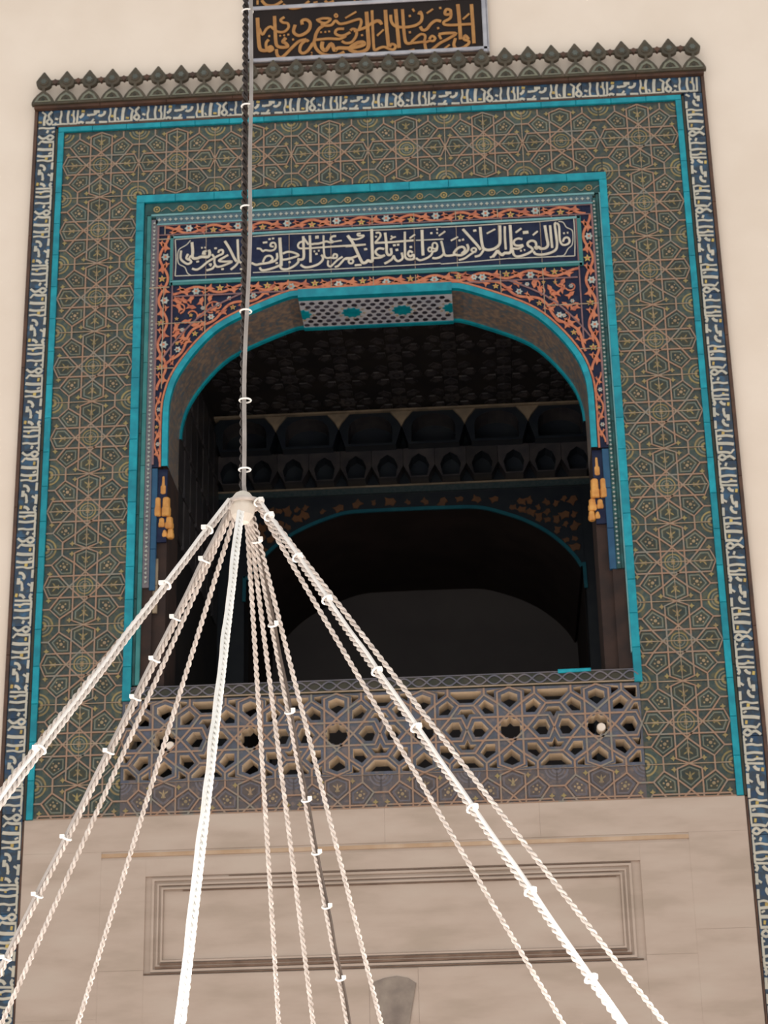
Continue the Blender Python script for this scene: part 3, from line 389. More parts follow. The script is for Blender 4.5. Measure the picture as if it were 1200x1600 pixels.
# ================================================================== STAR LATTICE OF THE TILES
PX, PZ = .577, .562; HX, HZ = PX/2, PZ/2
X0, Z0 = -2.017, 4.145                          # centre of the lower left cell
def sym(p, k):                                   # rotate a cell polygon by k quarter turns
    for _ in range(k): p = [(-y, x) for x, y in p]
    return p
PETAL = [(.38,0),(.62,-.28),(.88,-.28),(1,0),(.88,.28),(.62,.28)]
PENTA = [(.28,.28),(.62,.28),(.83,.58),(.58,.83),(.28,.62)]
OCTQ = [(1,.58),(1,1),(.58,1),(.58,.83),(.83,.58)]
STAR = []
for k in range(4): STAR += sym([(.38,0),(.28,.10),(.28,.28),(.10,.28)], k)
SMALL = [(.62,.28),(.88,.28),(1,.02),(1,.58),(.83,.58)]
SEGS = []
for k in range(4):
    for fl in (0, 1):
        def T(p):
            p = [(x, -y) for x, y in p] if fl else p
            return sym(p, k)
        SEGS.append(T([(0,.28),(.28,.28),(.88,.28),(1,0)]))
        SEGS.append(T([(.38,0),(.62,.28),(.83,.58),(.705,.705)]))
        SEGS.append(T([(.19,.19),(.38,0)]))
        SEGS.append(T([(.83,.58),(1,.58)]))
def sc(p): return [(x*HX, z*HZ) for x, z in p]
def cen(p): return (sum(x for x, z in p)/len(p), sum(z for x, z in p)/len(p))
def disc(cx, cz, r, n=10, ph=0.0): return [(cx+r*math.cos(ph+2*math.pi*i/n), cz+r*math.sin(ph+2*math.pi*i/n)) for i in range(n)]
def star_poly(cx, cz, r, q, n, ph=0.0):
    return [(cx+(r if i % 2 == 0 else q)*math.cos(ph+math.pi*i/n), cz+(r if i % 2 == 0 else q)*math.sin(ph+math.pi*i/n)) for i in range(2*n)]
def petal_mesh(poly, kind, ang, ms=('tile_green', 'tile_outline', 'ochre', 'petal_pink')):
    """one glazed tile piece, local to its centroid: body, raised outline and painted flower"""
    c = cen(poly); p = inset([(x-c[0], z-c[1]) for x, z in poly], .010); b = MB()
    b.prism(p, -.005, 0, ms[0], ch=.0015)
    b.ring(inset(p, .009), inset(p, .0150), -.0062, -.005, ms[1])
    b.prism(inset(p, .020), -.0056, -.005, ms[4] if len(ms) > 4 else 'tile_core')
    ca, sa = math.cos(ang), math.sin(ang)
    def rt(q): return [(1.22*(x*ca-z*sa), 1.22*(x*sa+z*ca)) for x, z in q]
    if kind == 'petal':
        for q in ([(-.03,0),(-.008,-.008),(.022,0),(-.008,.008)], [(-.006,.006),(.004,.022),(.014,.026),(.006,.010)], [(-.006,-.006),(.006,-.010),(.014,-.026),(.004,-.022)], [(-.028,.004),(-.022,.014),(-.014,.006)], [(-.028,-.004),(-.014,-.006),(-.022,-.014)]):
            b.prism(rt(q), -.0068, -.005, ms[2])
    elif kind == 'penta':
        for q in (disc(0, 0, .010, 6), disc(-.022, 0, .006, 5), disc(.020, .010, .006, 5), disc(.020, -.010, .006, 5), disc(0, .022, .005, 5), disc(0, -.022, .005, 5)):
            b.prism(rt(q), -.0068, -.005, ms[3])
    return b.mesh('tile'), c
def rosette_mesh(ms=('tile_green', 'ochre', 'tile_outline')):
    b = MB(); b.prism(inset(sc(STAR), .007), -.005, 0, ms[0])
    b.ring(disc(0, 0, .060, 16), disc(0, 0, .051, 16), -.007, -.005, ms[1])
    b.ring(disc(0, 0, .040, 12), disc(0, 0, .034, 12), -.007, -.005, ms[2])
    b.prism(star_poly(0, 0, .026, .012, 6), -.007, -.005, ms[1])
    return b.mesh('rosette_tile')
def corner_mesh(k, ms=('tile_green', 'ochre', 'tile_outline')):
    p = sc(sym(OCTQ, k)); c = sc(sym([(1, 1)], k))[0]; q = [(x-c[0], z-c[1]) for x, z in p]; b = MB()
    b.prism(inset(q, .006), -.005, 0, ms[0])
    a0 = math.radians(180+90*k)
    for r0, r1, m in ((.080, .068, ms[1]), (.054, .046, ms[2]), (.034, .018, ms[1])):
        n = 6
        pts0 = [(r0*math.cos(a0+.09+(math.pi/2-.18)*i/n), r0*math.sin(a0+.09+(math.pi/2-.18)*i/n)) for i in range(n+1)]
        pts1 = [(r1*math.cos(a0+.09+(math.pi/2-.18)*i/n), r1*math.sin(a0+.09+(math.pi/2-.18)*i/n)) for i in range(n+1)]
        b.prism(pts0+pts1[::-1], -.007, -.005, m)
    return b.mesh('corner_tile'), c
PET = [petal_mesh(sc(sym(PETAL, k)), 'petal', R(90*k)) for k in range(4)]
PEN = [petal_mesh(sc(sym(PENTA, k)), 'penta', R(45+90*k)) for k in range(4)]
PM = ('plum_tile', 'lilac_ground', 'petal_pink', 'petal_pink', 'plum_core')
PETP = petal_mesh(sc(sym(PETAL, 1)), 'petal', R(90), PM); PENP = [petal_mesh(sc(sym(PENTA, k)), 'penta', R(45+90*k), PM) for k in range(2)]
CORP = [corner_mesh(k, ('plum_tile', 'lilac_ground', 'lilac_ground')) for k in range(2)]
ROS = rosette_mesh(); COR = [corner_mesh(k) for k in range(4)]

panel = put('geometric_tile_panel', None, None, (0, 0, 4.2), label='large green star-patterned tile surround framing the arched loge', cat='tile panel')
ZB = 4.20
b = MB()
for x0, x1, z0, z1 in ((-2.305, -1.729, ZB, 9.50), (1.733, 2.31, ZB, 9.50), (-1.729, 1.733, 8.905, 9.50), (-1.729, 1.733, ZB, 4.426)):
    b.box(x0, x1, 0, .03, z0, z1, 'plum_tile' if z1 < 5 else 'ground_green')
put('ground', b, panel, label='dark blue-green glazed ground')
cells = [(i, j) for j in range(0, 10) for i in range(8) if (i in (0, 7) or j in (0, 9))]
strap = MB(); grout = MB(); small = MB()
for i, j in cells:
    cx, cz = X0+PX*i, Z0+PZ*j
    lo = ZB-cz if j == 0 else -9
    for k in range(4):
        if j > 0 or k == 1:
            me, c = PETP if (j == 0 and 0 < i < 7) else PET[k]; put('petal_tile', me, panel, (cx+c[0], 0, cz+c[1]))
        if j > 0 or k in (0, 1):
            me, c = PENP[k] if (j == 0 and 0 < i < 7) else PEN[k]; put('pentagon_tile', me, panel, (cx+c[0], 0, cz+c[1]))
            me, c = CORP[k] if (j == 0 and 0 < i < 7) else COR[k]; put('corner_tile', me, panel, (cx+c[0], 0, cz+c[1]))
        for fl in (0, 1):
            q = [(x, -y) for x, y in SMALL] if fl else SMALL
            q = sc(sym(q, k)); c = cen(q)
            if c[1] > lo+.03:
                small.prism([(cx+c[0]+x, cz+c[1]+z) for x, z in star_poly(0, 0, .020, .010, 4)], -.005, 0, 'ochre')
    if j > 0: put('rosette_tile', ROS, panel, (cx, 0, cz))
    for sgm in SEGS:
        q = [(cx+x, cz+z) for x, z in sc(sgm)]
        if j == 0:
            q2 = []
            for a, c in zip(q, q[1:]):
                if a[1] < ZB and c[1] < ZB: continue
                if a[1] < ZB or c[1] < ZB:
                    lo_, hi_ = (a, c) if a[1] < c[1] else (c, a); t = (ZB-lo_[1])/(hi_[1]-lo_[1]); mid = (lo_[0]+(hi_[0]-lo_[0])*t, ZB)
                    a, c = mid, hi_
                strap.ribbon([a, c], .0105, -.0085, 0, 'strap')
        else:
            strap.ribbon(q, .0105, -.0085, 0, 'strap')
    if j > 0:
        if i in (0, 7):
            grout.ribbon([(cx, cz-HZ+.01), (cx, cz+HZ-.01)], .0040, -.0089, -.004, 'grout')
            for dz in (0, -HZ): grout.ribbon([(cx-HX+.012, cz+dz), (cx+HX-.012, cz+dz)], .0055, -.0089, -.004, 'grout')
        else:
            grout.ribbon([(cx-HX, cz), (cx+HX, cz)], .0040, -.0089, -.004, 'grout')
            for dx in ((-HX, 0) if i % 2 else (-HX,)): grout.ribbon([(cx+dx, cz-HZ+.03), (cx+dx, cz+HZ-.01)], .0055, -.0089, -.004, 'grout')
put('strapwork', strap, panel, label='pinkish beige interlaced strap lines', kind='stuff')
put('joint_lines', grout, panel, label='pale mortar joints', kind='stuff')
put('small_star', small, panel, label='tiny ochre stars between the tiles', kind='stuff')
s = MB(); s.box(-2.305, 2.31, -.01, 0, ZB-.006, ZB+.008, 'strap'); put('lower_edge', s, panel)

# ---- ceiling of the loge carries the same lattice, seen in the dark
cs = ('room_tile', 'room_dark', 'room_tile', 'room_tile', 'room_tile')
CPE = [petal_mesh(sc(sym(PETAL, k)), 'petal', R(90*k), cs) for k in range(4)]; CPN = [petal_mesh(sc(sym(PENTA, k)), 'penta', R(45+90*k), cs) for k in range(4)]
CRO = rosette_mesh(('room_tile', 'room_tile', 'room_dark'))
down = Quaternion((1, 0, 0), R(90))
for i in range(-3, 4):
    for j in range(4):
        cx, cy = .07+PX*i*.78, 1.25+.5*j
        for k in range(4):
            for nm, (me, c) in (('ceiling_petal', CPE[k]), ('ceiling_pentagon', CPN[k])):
                o = put(nm, me, cl, (cx+c[0]*.78, cy-c[1]*.89, ZC+.03), rot=down); o.scale = (.78, 2.0, .89)
        o = put('ceiling_rosette', CRO, cl, (cx, cy, ZC+.03), rot=down); o.scale = (.78, 2.0, .89)

# ---- pierced parapet: the same lattice cut right through
par = put('pierced_parapet', None, None, (0, .1, 4.426), label='pierced star-lattice parapet of thick tile below the dark opening', cat='parapet')
DEP = .17
def lat(poly, d, solid=False, ccx=None):
    c = cen(poly); q = [(x-c[0], z-c[1]) for x, z in poly]; b = MB()
    if solid: b.prism(q, -.012, DEP, 'lattice_face')
    else: b.ring(q, inset(q, d), -.012, DEP, 'lattice_face', 'lattice_plaster', 'lattice_plaster', back=True)
    return b.mesh('lattice_piece'), c
LP = [lat(sc(sym(PETAL, k)), .0270) for k in range(4)]; LN = [lat(sc(sym(PENTA, k)), .0255) for k in range(4)]
LS = lat(sc(STAR), .0170)
mirz = lambda p: [(x, -y) for x, y in p]
HALFOCT = [(.58,1),(.58,.83),(.83,.58),(1.17,.58),(1.42,.83),(1.42,1)]
BOW = [(.62,.28),(.88,.28),(1,.04),(1.12,.28),(1.38,.28),(1.17,.58),(.83,.58)]
LO2 = [lat(sc(HALFOCT), .020), lat(sc(mirz(HALFOCT)), .020)]; LB2 = [lat(sc(BOW), .0255), lat(sc(mirz(BOW)), .0255)]
EL = [lat(sc(sym(OCTQ, k)), .020) for k in range(4)]
LMS = [lat(sc(sym(f(SMALL), k)), .019) for k in (1, 3) for f in ((lambda p: p), mirz)]        # along top and bottom edge
LME = [lat(sc(sym(f(SMALL), k)), .019) for k in (0, 2) for f in ((lambda p: p), mirz)]        # at the two ends
LK = [lat(sc(sym(f([(.38,0),(.62,.28),(.28,.28),(.28,.10)]), k)), 0, True) for k in range(4) for f in ((lambda p: p), mirz)]
lstrap = MB()
for i in range(1, 7):
    cx, cz = X0+PX*i, Z0+PZ
    more = LMS+([] if i == 6 else LO2+LB2)
    if i == 1: more = more+[EL[1], EL[2]]+[LME[2], LME[3]]
    if i == 6: more = more+[EL[0], EL[3]]+[LME[0], LME[1]]
    for me, c in LP+LN+[LS]+more:
        put('lattice_piece', me, par, (cx+c[0], 0, cz+c[1]))
    for me, c in LK: put('lattice_knot', me, par, (cx+c[0], 0, cz+c[1]))
    for sgm in SEGS: lstrap.ribbon([(cx+x, cz+z) for x, z in sc(sgm)], .0125, -.0165, -.012, 'strap')
put('lattice_straps', lstrap, par, label='pinkish strap lines on the lattice face', kind='stuff')
# end bits of the parapet and its braided rail
rail = MB(); rail.box(-1.70, 1.752, -.018, DEP, 4.992, 5.086, 'olive_dark'); rp = put('rail', rail, par, label='dark rail with a braided band')
br = MB(); n = 34
for s_ in (0, math.pi):
    pts = [(-1.69+3.42*t/(n*6), 5.040+.030*math.sin(s_+math.pi*t/6)) for t in range(n*6+1)]
    br.ribbon(pts, .009, -.024, -.018, 'lilac_ground')
br.ribbon([(-1.69, 5.001), (1.74, 5.001)], .008, -.023, -.018, 'grout'); br.ribbon([(-1.69, 5.080), (1.74, 5.080)], .006, -.022, -.018, 'lilac_ground')
put('braid', br, rp, kind='stuff', label='grey interlaced braid')
tq = MB(); tq.prism([(1.20,5.068),(1.42,5.075),(1.42,5.098),(1.20,5.096)], -.026, .02, 'turquoise', ch=.003); put('turquoise_patch', tq, rp, label='bright turquoise replacement tile')
for x, z, t in ((-1.402, 4.676, 'small white spotlight in the parapet star hole at the left'), (1.466, 4.694, 'small white spotlight in the parapet star hole at the right')):
    k = put('spotlight', None, None, (x, .05, z), label=t, cat='spotlight', group='spotlights in the parapet')
    s = MB(); pr = [(0,-.055),(.026,-.055),(.030,-.045),(.030,.02),(.022,.05),(0,.055)]
    for (r0, a0), (r1, a1) in zip(pr, pr[1:]):
        for q in range(16):
            t0, t1 = 2*math.pi*q/16, 2*math.pi*(q+1)/16
            s.face([(x+r0*math.cos(t0), .05+a0, z+r0*math.sin(t0)), (x+r0*math.cos(t1), .05+a0, z+r0*math.sin(t1)), (x+r1*math.cos(t1), .05+a1, z+r1*math.sin(t1)), (x+r1*math.cos(t0), .05+a1, z+r1*math.sin(t0))], 'knob_white', True)
    put('housing', s, k)
    s = MB(); s.box(x-.008, x+.008, .05, .09, z-.072, z-.02, 'knob_white'); put('bracket', s, k)

# ================================================================== BORDERS
trim_no = [0]
def strips(name, segs, m, yf, gaps=.0009, label=None):
    """glazed strip tiles: segs = list of (x0,x1,z0,z1, pieces along the long side)"""
    trim_no[0] += 1
    t = put('trim_%d' % trim_no[0], None, None, (0, 0, 4.2), kind='structure', label=label)
    for x0, x1, z0, z1, n in segs:
        for i in range(n):
            s = MB()
            if x1-x0 > z1-z0: q = rect(x0+(x1-x0)*i/n+gaps, x0+(x1-x0)*(i+1)/n-gaps, z0, z1)
            else: q = rect(x0, x1, z0+(z1-z0)*i/n+gaps, z0+(z1-z0)*(i+1)/n-gaps)
            c = cen(q); s.prism([(x-c[0], z-c[1]) for x, z in q], yf, .03, m, ch=min(.003, (min(x1-x0, z1-z0))*.2)); put('strip_tile', s, t, (c[0], 0, c[1]))
    return t
strips('outer', [(-2.350, -2.306, 4.2, 9.50, 20), (2.311, 2.355, 4.2, 9.50, 20), (-2.350, 2.355, 9.501, 9.543, 18)], 'turquoise', -.022, label='thin turquoise strip around the star tiles')
strips('inner', [(-1.733, -1.675, 4.99, 8.845, 16), (1.702, 1.757, 4.99, 8.845, 16), (-1.733, 1.757, 8.846, 8.908, 12)], 'turquoise', -.026, label='broad turquoise frame around the arch')
strips('dark', [(-2.374, -2.352, 4.2, 9.54, 6), (2.357, 2.379, 4.2, 9.54, 6)], 'olive_dark', -.008)
strips('brown', [(-2.374, -2.362, 1.0, 4.195, 3), (2.366, 2.379, 1.0, 4.195, 3)], 'brown_edge', -.012)
strips('cap', [(-2.54, 2.54, 9.703, 9.728, 10)], 'brown_edge', -.050)
strips('edge', [(-2.54, -2.515, 1.0, 9.70, 8), (2.515, 2.54, 1.0, 9.70, 8), (-2.36, 2.36, 9.545, 9.562, 8)], 'brown_edge', -.020)

# inscription border (repeating words in tall letters)
U = [(30,[(-5,.55),(-35,.75),(0,.95),(45,.75),(5,.55)]),(30,[(0,.55),(20,.3),(-30,.05)]),(32,[(60,.25),(80,.5),(82,1)]),(22,[(60,.25),(120,.05)]),
     (40,[(195,.03),(210,.4),(215,1)]),(22,[(290,.7),(268,.88)]),(32,[(310,.03),(330,.4),(320,1)]),(24,[(400,.03),(395,.4),(415,.7),(400,1)]),
     (34,[(480,.2),(490,.4),(540,.52),(572,.45)]),(80,[(600,.12),(602,.3)]),(30,[(602,.3),(640,.4),(700,.42)]),(44,[(715,.36),(722,.5)]),(36,[(800,.28),(812,.45),(852,.58)]),
     (30,[(440,.97),(560,.95)]),(26,[(640,.72),(680,.95)]),(34,[(620,.97),(760,.95)]),(34,[(790,.97),(830,.88),(872,.97)]),
     (26,[(880,.05),(885,.5),(890,1)]),(26,[(940,.05),(947,.4),(932,.6),(940,1)]),(26,[(890,.97),(1000,.97)]),(30,[(1015,.05),(1030,.5),(1015,1)]),
     (26,[(1130,.03),(1125,.3),(1140,.6),(1130,1)]),(26,[(1020,.97),(1130,.95)]),(44,[(1188,.52),(1200,.64)]),(40,[(1190,.9),(1215,.95)]),(20,[(1100,.97),(1260,.97)]),(20,[(100,.97),(420,.97)])]
UY = [(44,[(140,.70),(145,.82)]),(44,[(800,.06),(806,.2)]),(40,[(365,.5),(370,.66)]),(34,[(960,.3),(965,.42)])]
def border(name, label, f, period, tlo, thi, start, nun, plate):
    """f maps (distance along the reading direction, 0 outer .. 1 inner) to x,z"""
    t = put(name, None, None, plate(0)[0]+(0,)+plate(0)[1] if False else (0, 0, 4.2), label=label, cat='inscription border', group='white lettered blue tile borders')
    for u in range(nun):
        a0 = start+u*period; lo, hi = max(a0, tlo), min(a0+period, thi)
        if hi-lo < .03: continue
        q = [f(lo+.0015, 0), f(hi-.0015, 0), f(hi-.0015, 1), f(lo+.0015, 1)]
        s = MB(); s.prism(q, -.010, .03, 'cobalt', ch=.002); tl = put('border_tile', s, t)
        l = MB(); y = MB()
        for src, mb, m in ((U, l, 'letter_grey'), (UY, y, 'floret_yellow')):
            for w, pts in src:
                pp = [(a0+(p[0]+40)/1295*period, .04+.92*p[1]) for p in pts]
                if min(p[0] for p in pp) < tlo+.004 or max(p[0] for p in pp) > thi-.004: continue
                mb.ribbon([f(*p) for p in pp], w/1295*.74, -.0155 if mb is l else -.0145, -.010, m, sm=3)
        if l.f: put('lettering', l, tl, label='pale tall lettering', kind='stuff')
        if y.f: put('yellow_dot', y, tl, label='small yellow dots', kind='stuff')
border('inscription_border', 'blue tile border with pale tall letters running up the left edge', lambda t, a: (-2.513+a*.138, -t), .655, -9.560, -1.0, -10.137, 15, lambda k: ((0,), (0,)))
border('inscription_border', 'blue tile border with pale tall letters running up the right edge', lambda t, a: (2.513-a*.133, t), .655, 1.0, 9.560, .665, 14, lambda k: ((0,), (0,)))
border('inscription_border', 'horizontal blue tile border with pale letters under the cresting', lambda t, a: (-t, 9.702-a*.139), .67, -2.513, 2.513, -2.96, 10, lambda k: ((0,), (0,)))

# cresting along the top
crest = put('tile_cresting', None, None, (0, -.045, 9.728), label='openwork tile cresting of pointed finials along the top edge', cat='cresting')
HP = [(.088,0),(.088,.020),(.074,.050),(.052,.082),(.026,.106),(.011,.118),(.011,.142),(.034,.150),(.052,.164),(.058,.184),(.060,.206),(.044,.232),(.024,.260),(.005,.288)]
cb = MB(); cb.prism([(x, z) for x, z in HP]+[(-x, z) for x, z in HP[::-1]], -.045, -.008, 'crest_body', ch=.003); cbm = cb.mesh('finial')
ci = MB(); ci.ring([(-.066,.018),(.066,.018),(.040,.066),(0,.094),(-.040,.066)], [(-.042,.028),(.042,.028),(.026,.056),(0,.072),(-.026,.056)], -.050, -.040, 'crest_light'); ci.prism(disc(0,.044,.012,8), -.050, -.040, 'olive_dark'); cim = ci.mesh('inlay')
co = MB(); co.prism(disc(0,.200,.036,10), -.052, -.04, 'crest_body', ch=.004); co.prism(star_poly(0,.200,.026,.018,6), -.056, -.05, 'crest_boss', ch=.002); com = co.mesh('boss')
ck = MB(); ck.box(.05,.127,-.038,-.012,.186,.216,'crest_body'); ck.prism([(.062,.204),(.088,.176),(.114,.204),(.088,.224)], -.042, -.008, 'brown_edge'); ckm = ck.mesh('link_bar')
NC = 29; DX = 4.935/28
for i in range(NC):
    x = -2.468+DX*i
    f = put('finial', cbm, crest, (x, -.024, 9.726)); put('inlay', cim, f, (x, -.024, 9.726), label='pale triangle inlay'); put('boss', com, f, (x, -.024, 9.726), label='round boss')
    if i < NC-1: put('link_bar', ckm, crest, (x, -.024, 9.726))

# ---- bands between the turquoise frame and the arch
def band_thing(name, label, cat): return put(name, None, None, (0, 0, 8.6), label=label, cat=cat)
fb = band_thing('floral_border', 'narrow dark green flower border under the turquoise frame', 'tile border')
s = MB(); s.box(-1.665, 1.70, -.008, .03, 8.742, 8.842, 'teal_dark'); put('ground', s, fb)
s = MB(); s.ribbon([(-1.62, 8.735), (1.66, 8.735)], .014, -.018, .03, 'sky_line'); s.ribbon([(1.699, 5.2), (1.699, 8.74)], .010, -.018, .03, 'sky_line'); put('pale_line', s, fb)
fl6 = MB(); fl6.prism(star_poly(0, 0, .030, .019, 6), -.015, -.008, 'floret_white', ch=.002); fl6.prism(disc(0, 0, .009, 6), -.018, -.015, 'terracotta'); flw = fl6.mesh('floret')
fl7 = MB(); fl7.prism(star_poly(0, 0, .028, .012, 5, .3), -.015, -.008, 'floret_yellow', ch=.002); fl7.prism(disc(0, 0, .009, 6), -.018, -.015, 'terracotta'); fly = fl7.mesh('floret')
gf = MB(); gf.ring(disc(0, 0, .027, 9), disc(0, 0, .017, 9), -.014, -.008, 'ochre'); gf.prism(disc(0, 0, .009, 6), -.014, -.008, 'ochre'); gfm = gf.mesh('floret')
gl = MB()
for i in range(19):
    x = -1.58+i*.178
    put('floret', gfm, fb, (x, 0, 8.786))
    gl.ribbon([(x+.03, 8.77), (x+.075, 8.80), (x+.12, 8.765), (x+.15, 8.79)], .008, -.012, -.008, 'tile_outline', sm=3)
put('vine', gl, fb, label='thin olive vine')
bb = band_thing('bead_border', 'pale blue beaded rope border around the arch', 'tile border')
s = MB()
for x0, x1, z0, z1 in ((-1.585, 1.645, 8.662, 8.726),): s.box(x0, x1, -.010, .03, z0, z1, 'bead_ground')
s.box(-1.618, -1.572, -.010, .03, 5.80, 8.70, 'lilac_ground'); s.box(1.640, 1.668, -.010, .03, 5.80, 8.70, 'teal_dark')
put('ground', s, bb)
bd = MB()
for i in range(78): bd.prism(star_poly(-1.56+i*.0412, 8.694, .015, .008, 4), -.018, -.010, 'bead')
for i in range(88):
    z = 5.84+i*.0325
    bd.prism(star_poly(-1.595, z, .013, .006, 3, .5*i), -.018, -.010, 'bead'); bd.prism(star_poly(1.654, z, .010, .005, 4), -.018, -.010, 'bead')
bd.ribbon([(-1.575, 8.655), (1.645, 8.655)], .010, -.018, .0, 'sky_line')
put('beads', bd, bb, label='pale beads', kind='stuff')
strips('tealL', [(-1.674, -1.652, 5.10, 8.835, 6)], 'teal_dark', -.006)
strips('tealL2', [(-1.651, -1.620, 5.10, 8.735, 9)], 'turquoise_dull', -.014)
strips('tealR', [(1.669, 1.693, 5.80, 8.735, 8)], 'teal_dark', -.006)

# ---- navy and terracotta arabesque field with the arch cut out
sp = put('arabesque_spandrel', None, None, (CX, 0, 6.7), label='navy arabesque field with terracotta scrolls around the arch', cat='tile panel')
SXL, SXR, SZT = -1.571, 1.639, 8.652
b = MB(); AP = [p for p in ARCH]
def top_at(x): return SZT
for (x0, z0), (x1, z1) in zip(AP, AP[1:]):
    if x1-x0 > 1e-6: b.face([(x0,-.006,z0),(x1,-.006,z1),(x1,-.006,SZT),(x0,-.006,SZT)], 'navy')
b.face([(SXL,-.006,6.70),(AP[0][0],-.006,6.70),(AP[0][0],-.006,SZT),(SXL,-.006,SZT)], 'navy'); b.face([(AP[-1][0],-.006,6.70),(SXR,-.006,6.70),(SXR,-.006,SZT),(AP[-1][0],-.006,SZT)], 'navy')
for (x0, z0), (x1, z1) in zip(AP, AP[1:]): b.face([(x0,-.006,z0),(x0,.06,z0),(x1,.06,z1),(x1,-.006,z1)], 'navy')
b.box(SXL, SXR, .0, .06, 8.1, SZT, 'navy')
put('ground', b, sp, label='navy glazed ground')
scroll = MB(); lines = MB()
def leaf(x, z, ang, k=1.0, m='terracotta', mb=None):
    ca, sa = math.cos(ang), math.sin(ang)
    q = [(-.045,0),(-.012,-.020),(.010,-.014),(.045,-.028),(.030,0),(.045,.028),(.010,.014),(-.012,.020)]
    (mb or scroll).prism([(x+k*(a*ca-c*sa), z+k*(a*sa+c*ca)) for a, c in q], -.0135, -.006, m, ch=.0015)
def wave_path(path, amp, step, florets=True, w=.018, flip=1, fk=1.12):
    """scroll that swings from side to side of a path, with a floret in every pocket"""
    L = [0]
    for a, c in zip(path, path[1:]): L.append(L[-1]+(Vector(c)-Vector(a)).length)
    def at(s):
        s = max(0, min(L[-1]-1e-6, s))
        for i in range(len(L)-1):
            if L[i] <= s <= L[i+1]:
                t = (s-L[i])/max(1e-9, L[i+1]-L[i]); a, c = Vector(path[i]), Vector(path[i+1]); d = (c-a).normalized()
                return a+(c-a)*t, Vector((-d.y, d.x)), d
    n = max(2, round(L[-1]/step)); st = L[-1]/n; pts = []
    for k in range(n*8+1):
        s = k*st/8; p, nn, d = at(s); o = flip*amp*math.cos(math.pi*s/st); pts.append((p.x+nn.x*o, p.y+nn.y*o))
    scroll.ribbon(pts, w, -.012, -.006, 'terracotta')
    for k in range(n+1):
        p, nn, d = at(k*st); sg = flip*(1 if k % 2 == 0 else -1)
        if florets and 0 < k < n: 
            q = p-nn*(amp*.35*sg); o = put('floret', flw if k % 2 else fly, sp, (q.x, 0, q.y)); o.scale = (fk, 1, fk)
        if k < n:
            p2, n2, d2 = at((k+.5)*st); a = math.atan2(d2.y, d2.x)
            leaf(p2.x+n2.x*amp*.2*sg, p2.y+n2.y*amp*.2*sg, a+sg*.5, .9*fk); leaf(p2.x-n2.x*amp*.5*sg-d2.x*.02, p2.y-n2.y*amp*.5*sg-d2.y*.02, a+math.pi+sg*.5, .6*fk)
wave_path([(SXL+.05, 8.602), (SXR-.05, 8.602)], .030, .178)
wave_path([(-1.45, 8.093), (1.51, 8.093)], .026, .178, flip=-1)
wave_path([(-1.518, 8.56), (-1.518, 7.30)], .032, .178); wave_path([(1.590, 8.56), (1.590, 7.30)], .030, .178)
wave_path([(-1.537, 7.28), (-1.537, 6.74)], .018, .13, w=.012, fk=.62); wave_path([(1.600, 7.28), (1.600, 6.74)], .022, .13, w=.012, fk=.62)
OFF = offset_path(ARCH, -.070)
lft = [p for p in OFF if p[0] < -.5 and p[1] > 7.42]; rgt = [p for p in OFF if p[0] > .55 and p[1] > 7.42]
wave_path(lft, .026, .165, fk=.9); wave_path(rgt, .026, .165, fk=.9)
OFF2 = offset_path(ARCH, -.135)
lines.ribbon([p for p in OFF2 if p[0] < -.62 and p[1] > 7.55 and p[1] < 8.06], .011, -.0145, -.006, 'lilac_line'); lines.ribbon([p for p in OFF2 if p[0] > .68 and p[1] > 7.55 and p[1] < 8.06], .011, -.0145, -.006, 'lilac_line')
OFF3 = offset_path(ARCH, -.014); lines.ribbon(OFF3, .014, -.0145, -.006, 'terracotta')
for x0, x1, z in ((-1.44, -.62, 8.048), (.68, 1.50, 8.048)): lines.ribbon([(x0, z), (x1, z)], .010, -.0145, -.006, 'lilac_line')
for x in (-1.452, 1.515): lines.ribbon([(x, 7.55), (x, 8.56)], .010, -.0145, -.006, 'lilac_line')
for x in (SXL+.006, SXR-.006): lines.ribbon([(x, 6.72), (x, 8.64)], .014, -.0145, -.006, 'lilac_line')
for z in (8.566, 8.645): lines.ribbon([(SXL, z), (SXR, z)], .008, -.0140, -.006, 'lilac_line')
for x in [-.593+.3075*k for k in range(-3, 7)]:
    lines.ribbon([(x, 8.57), (x, 8.645)], .006, -.0150, -.006, 'grout')
    za = arch_z(ARCH, x) or 7.3
    lines.ribbon([(x, za+.01), (x, 8.13)], .006, -.0150, -.006, 'grout')
for z, xe in ((7.83, 1), (7.47, 1)):
    lines.ribbon([(SXL, z), (-1.22 if z > 7.6 else -1.43, z)], .006, -.0150, -.006, 'grout'); lines.ribbon([(1.27 if z > 7.6 else 1.48, z), (SXR, z)], .006, -.0150, -.006, 'grout')
lines.ribbon([(SXL, 8.53), (-1.475, 8.53)], .007, -.015, -.006, 'grout'); lines.ribbon([(SXL-.05, 8.125), (-1.475, 8.128)], .008, -.015, -.006, 'grout')
# dense corner fields
rr = random.Random(11)
for sg in (-1, 1):
    pl = []
    for _ in range(900):
        x = CX+sg*rr.uniform(.72, 1.46); z = rr.uniform(7.55, 8.03); za = arch_z(ARCH, x) or 7.3
        if z < za+.15: continue
        if any((x-a)**2+(z-c)**2 < .052**2 for a, c in pl): continue
        pl.append((x, z))
    for n_, (x, z) in enumerate(pl):
        if n_ % 3 == 0:
            o = put('floret', fly if n_ % 2 else flw, sp, (x, 0, z)); o.scale = (.62, 1, .62)
        else: leaf(x, z, rr.random()*6.28, .85)
    for k in range(7):
        x, z = pl[k % len(pl)]; r_ = rr.uniform(.04, .08); a = rr.random()*6
        scroll.ribbon([(x+r_*(1-.08*q)*math.cos(a+.55*q), z+r_*(1-.08*q)*math.sin(a+.55*q)) for q in range(9)], .010, -.012, -.006, 'terracotta', sm=2)
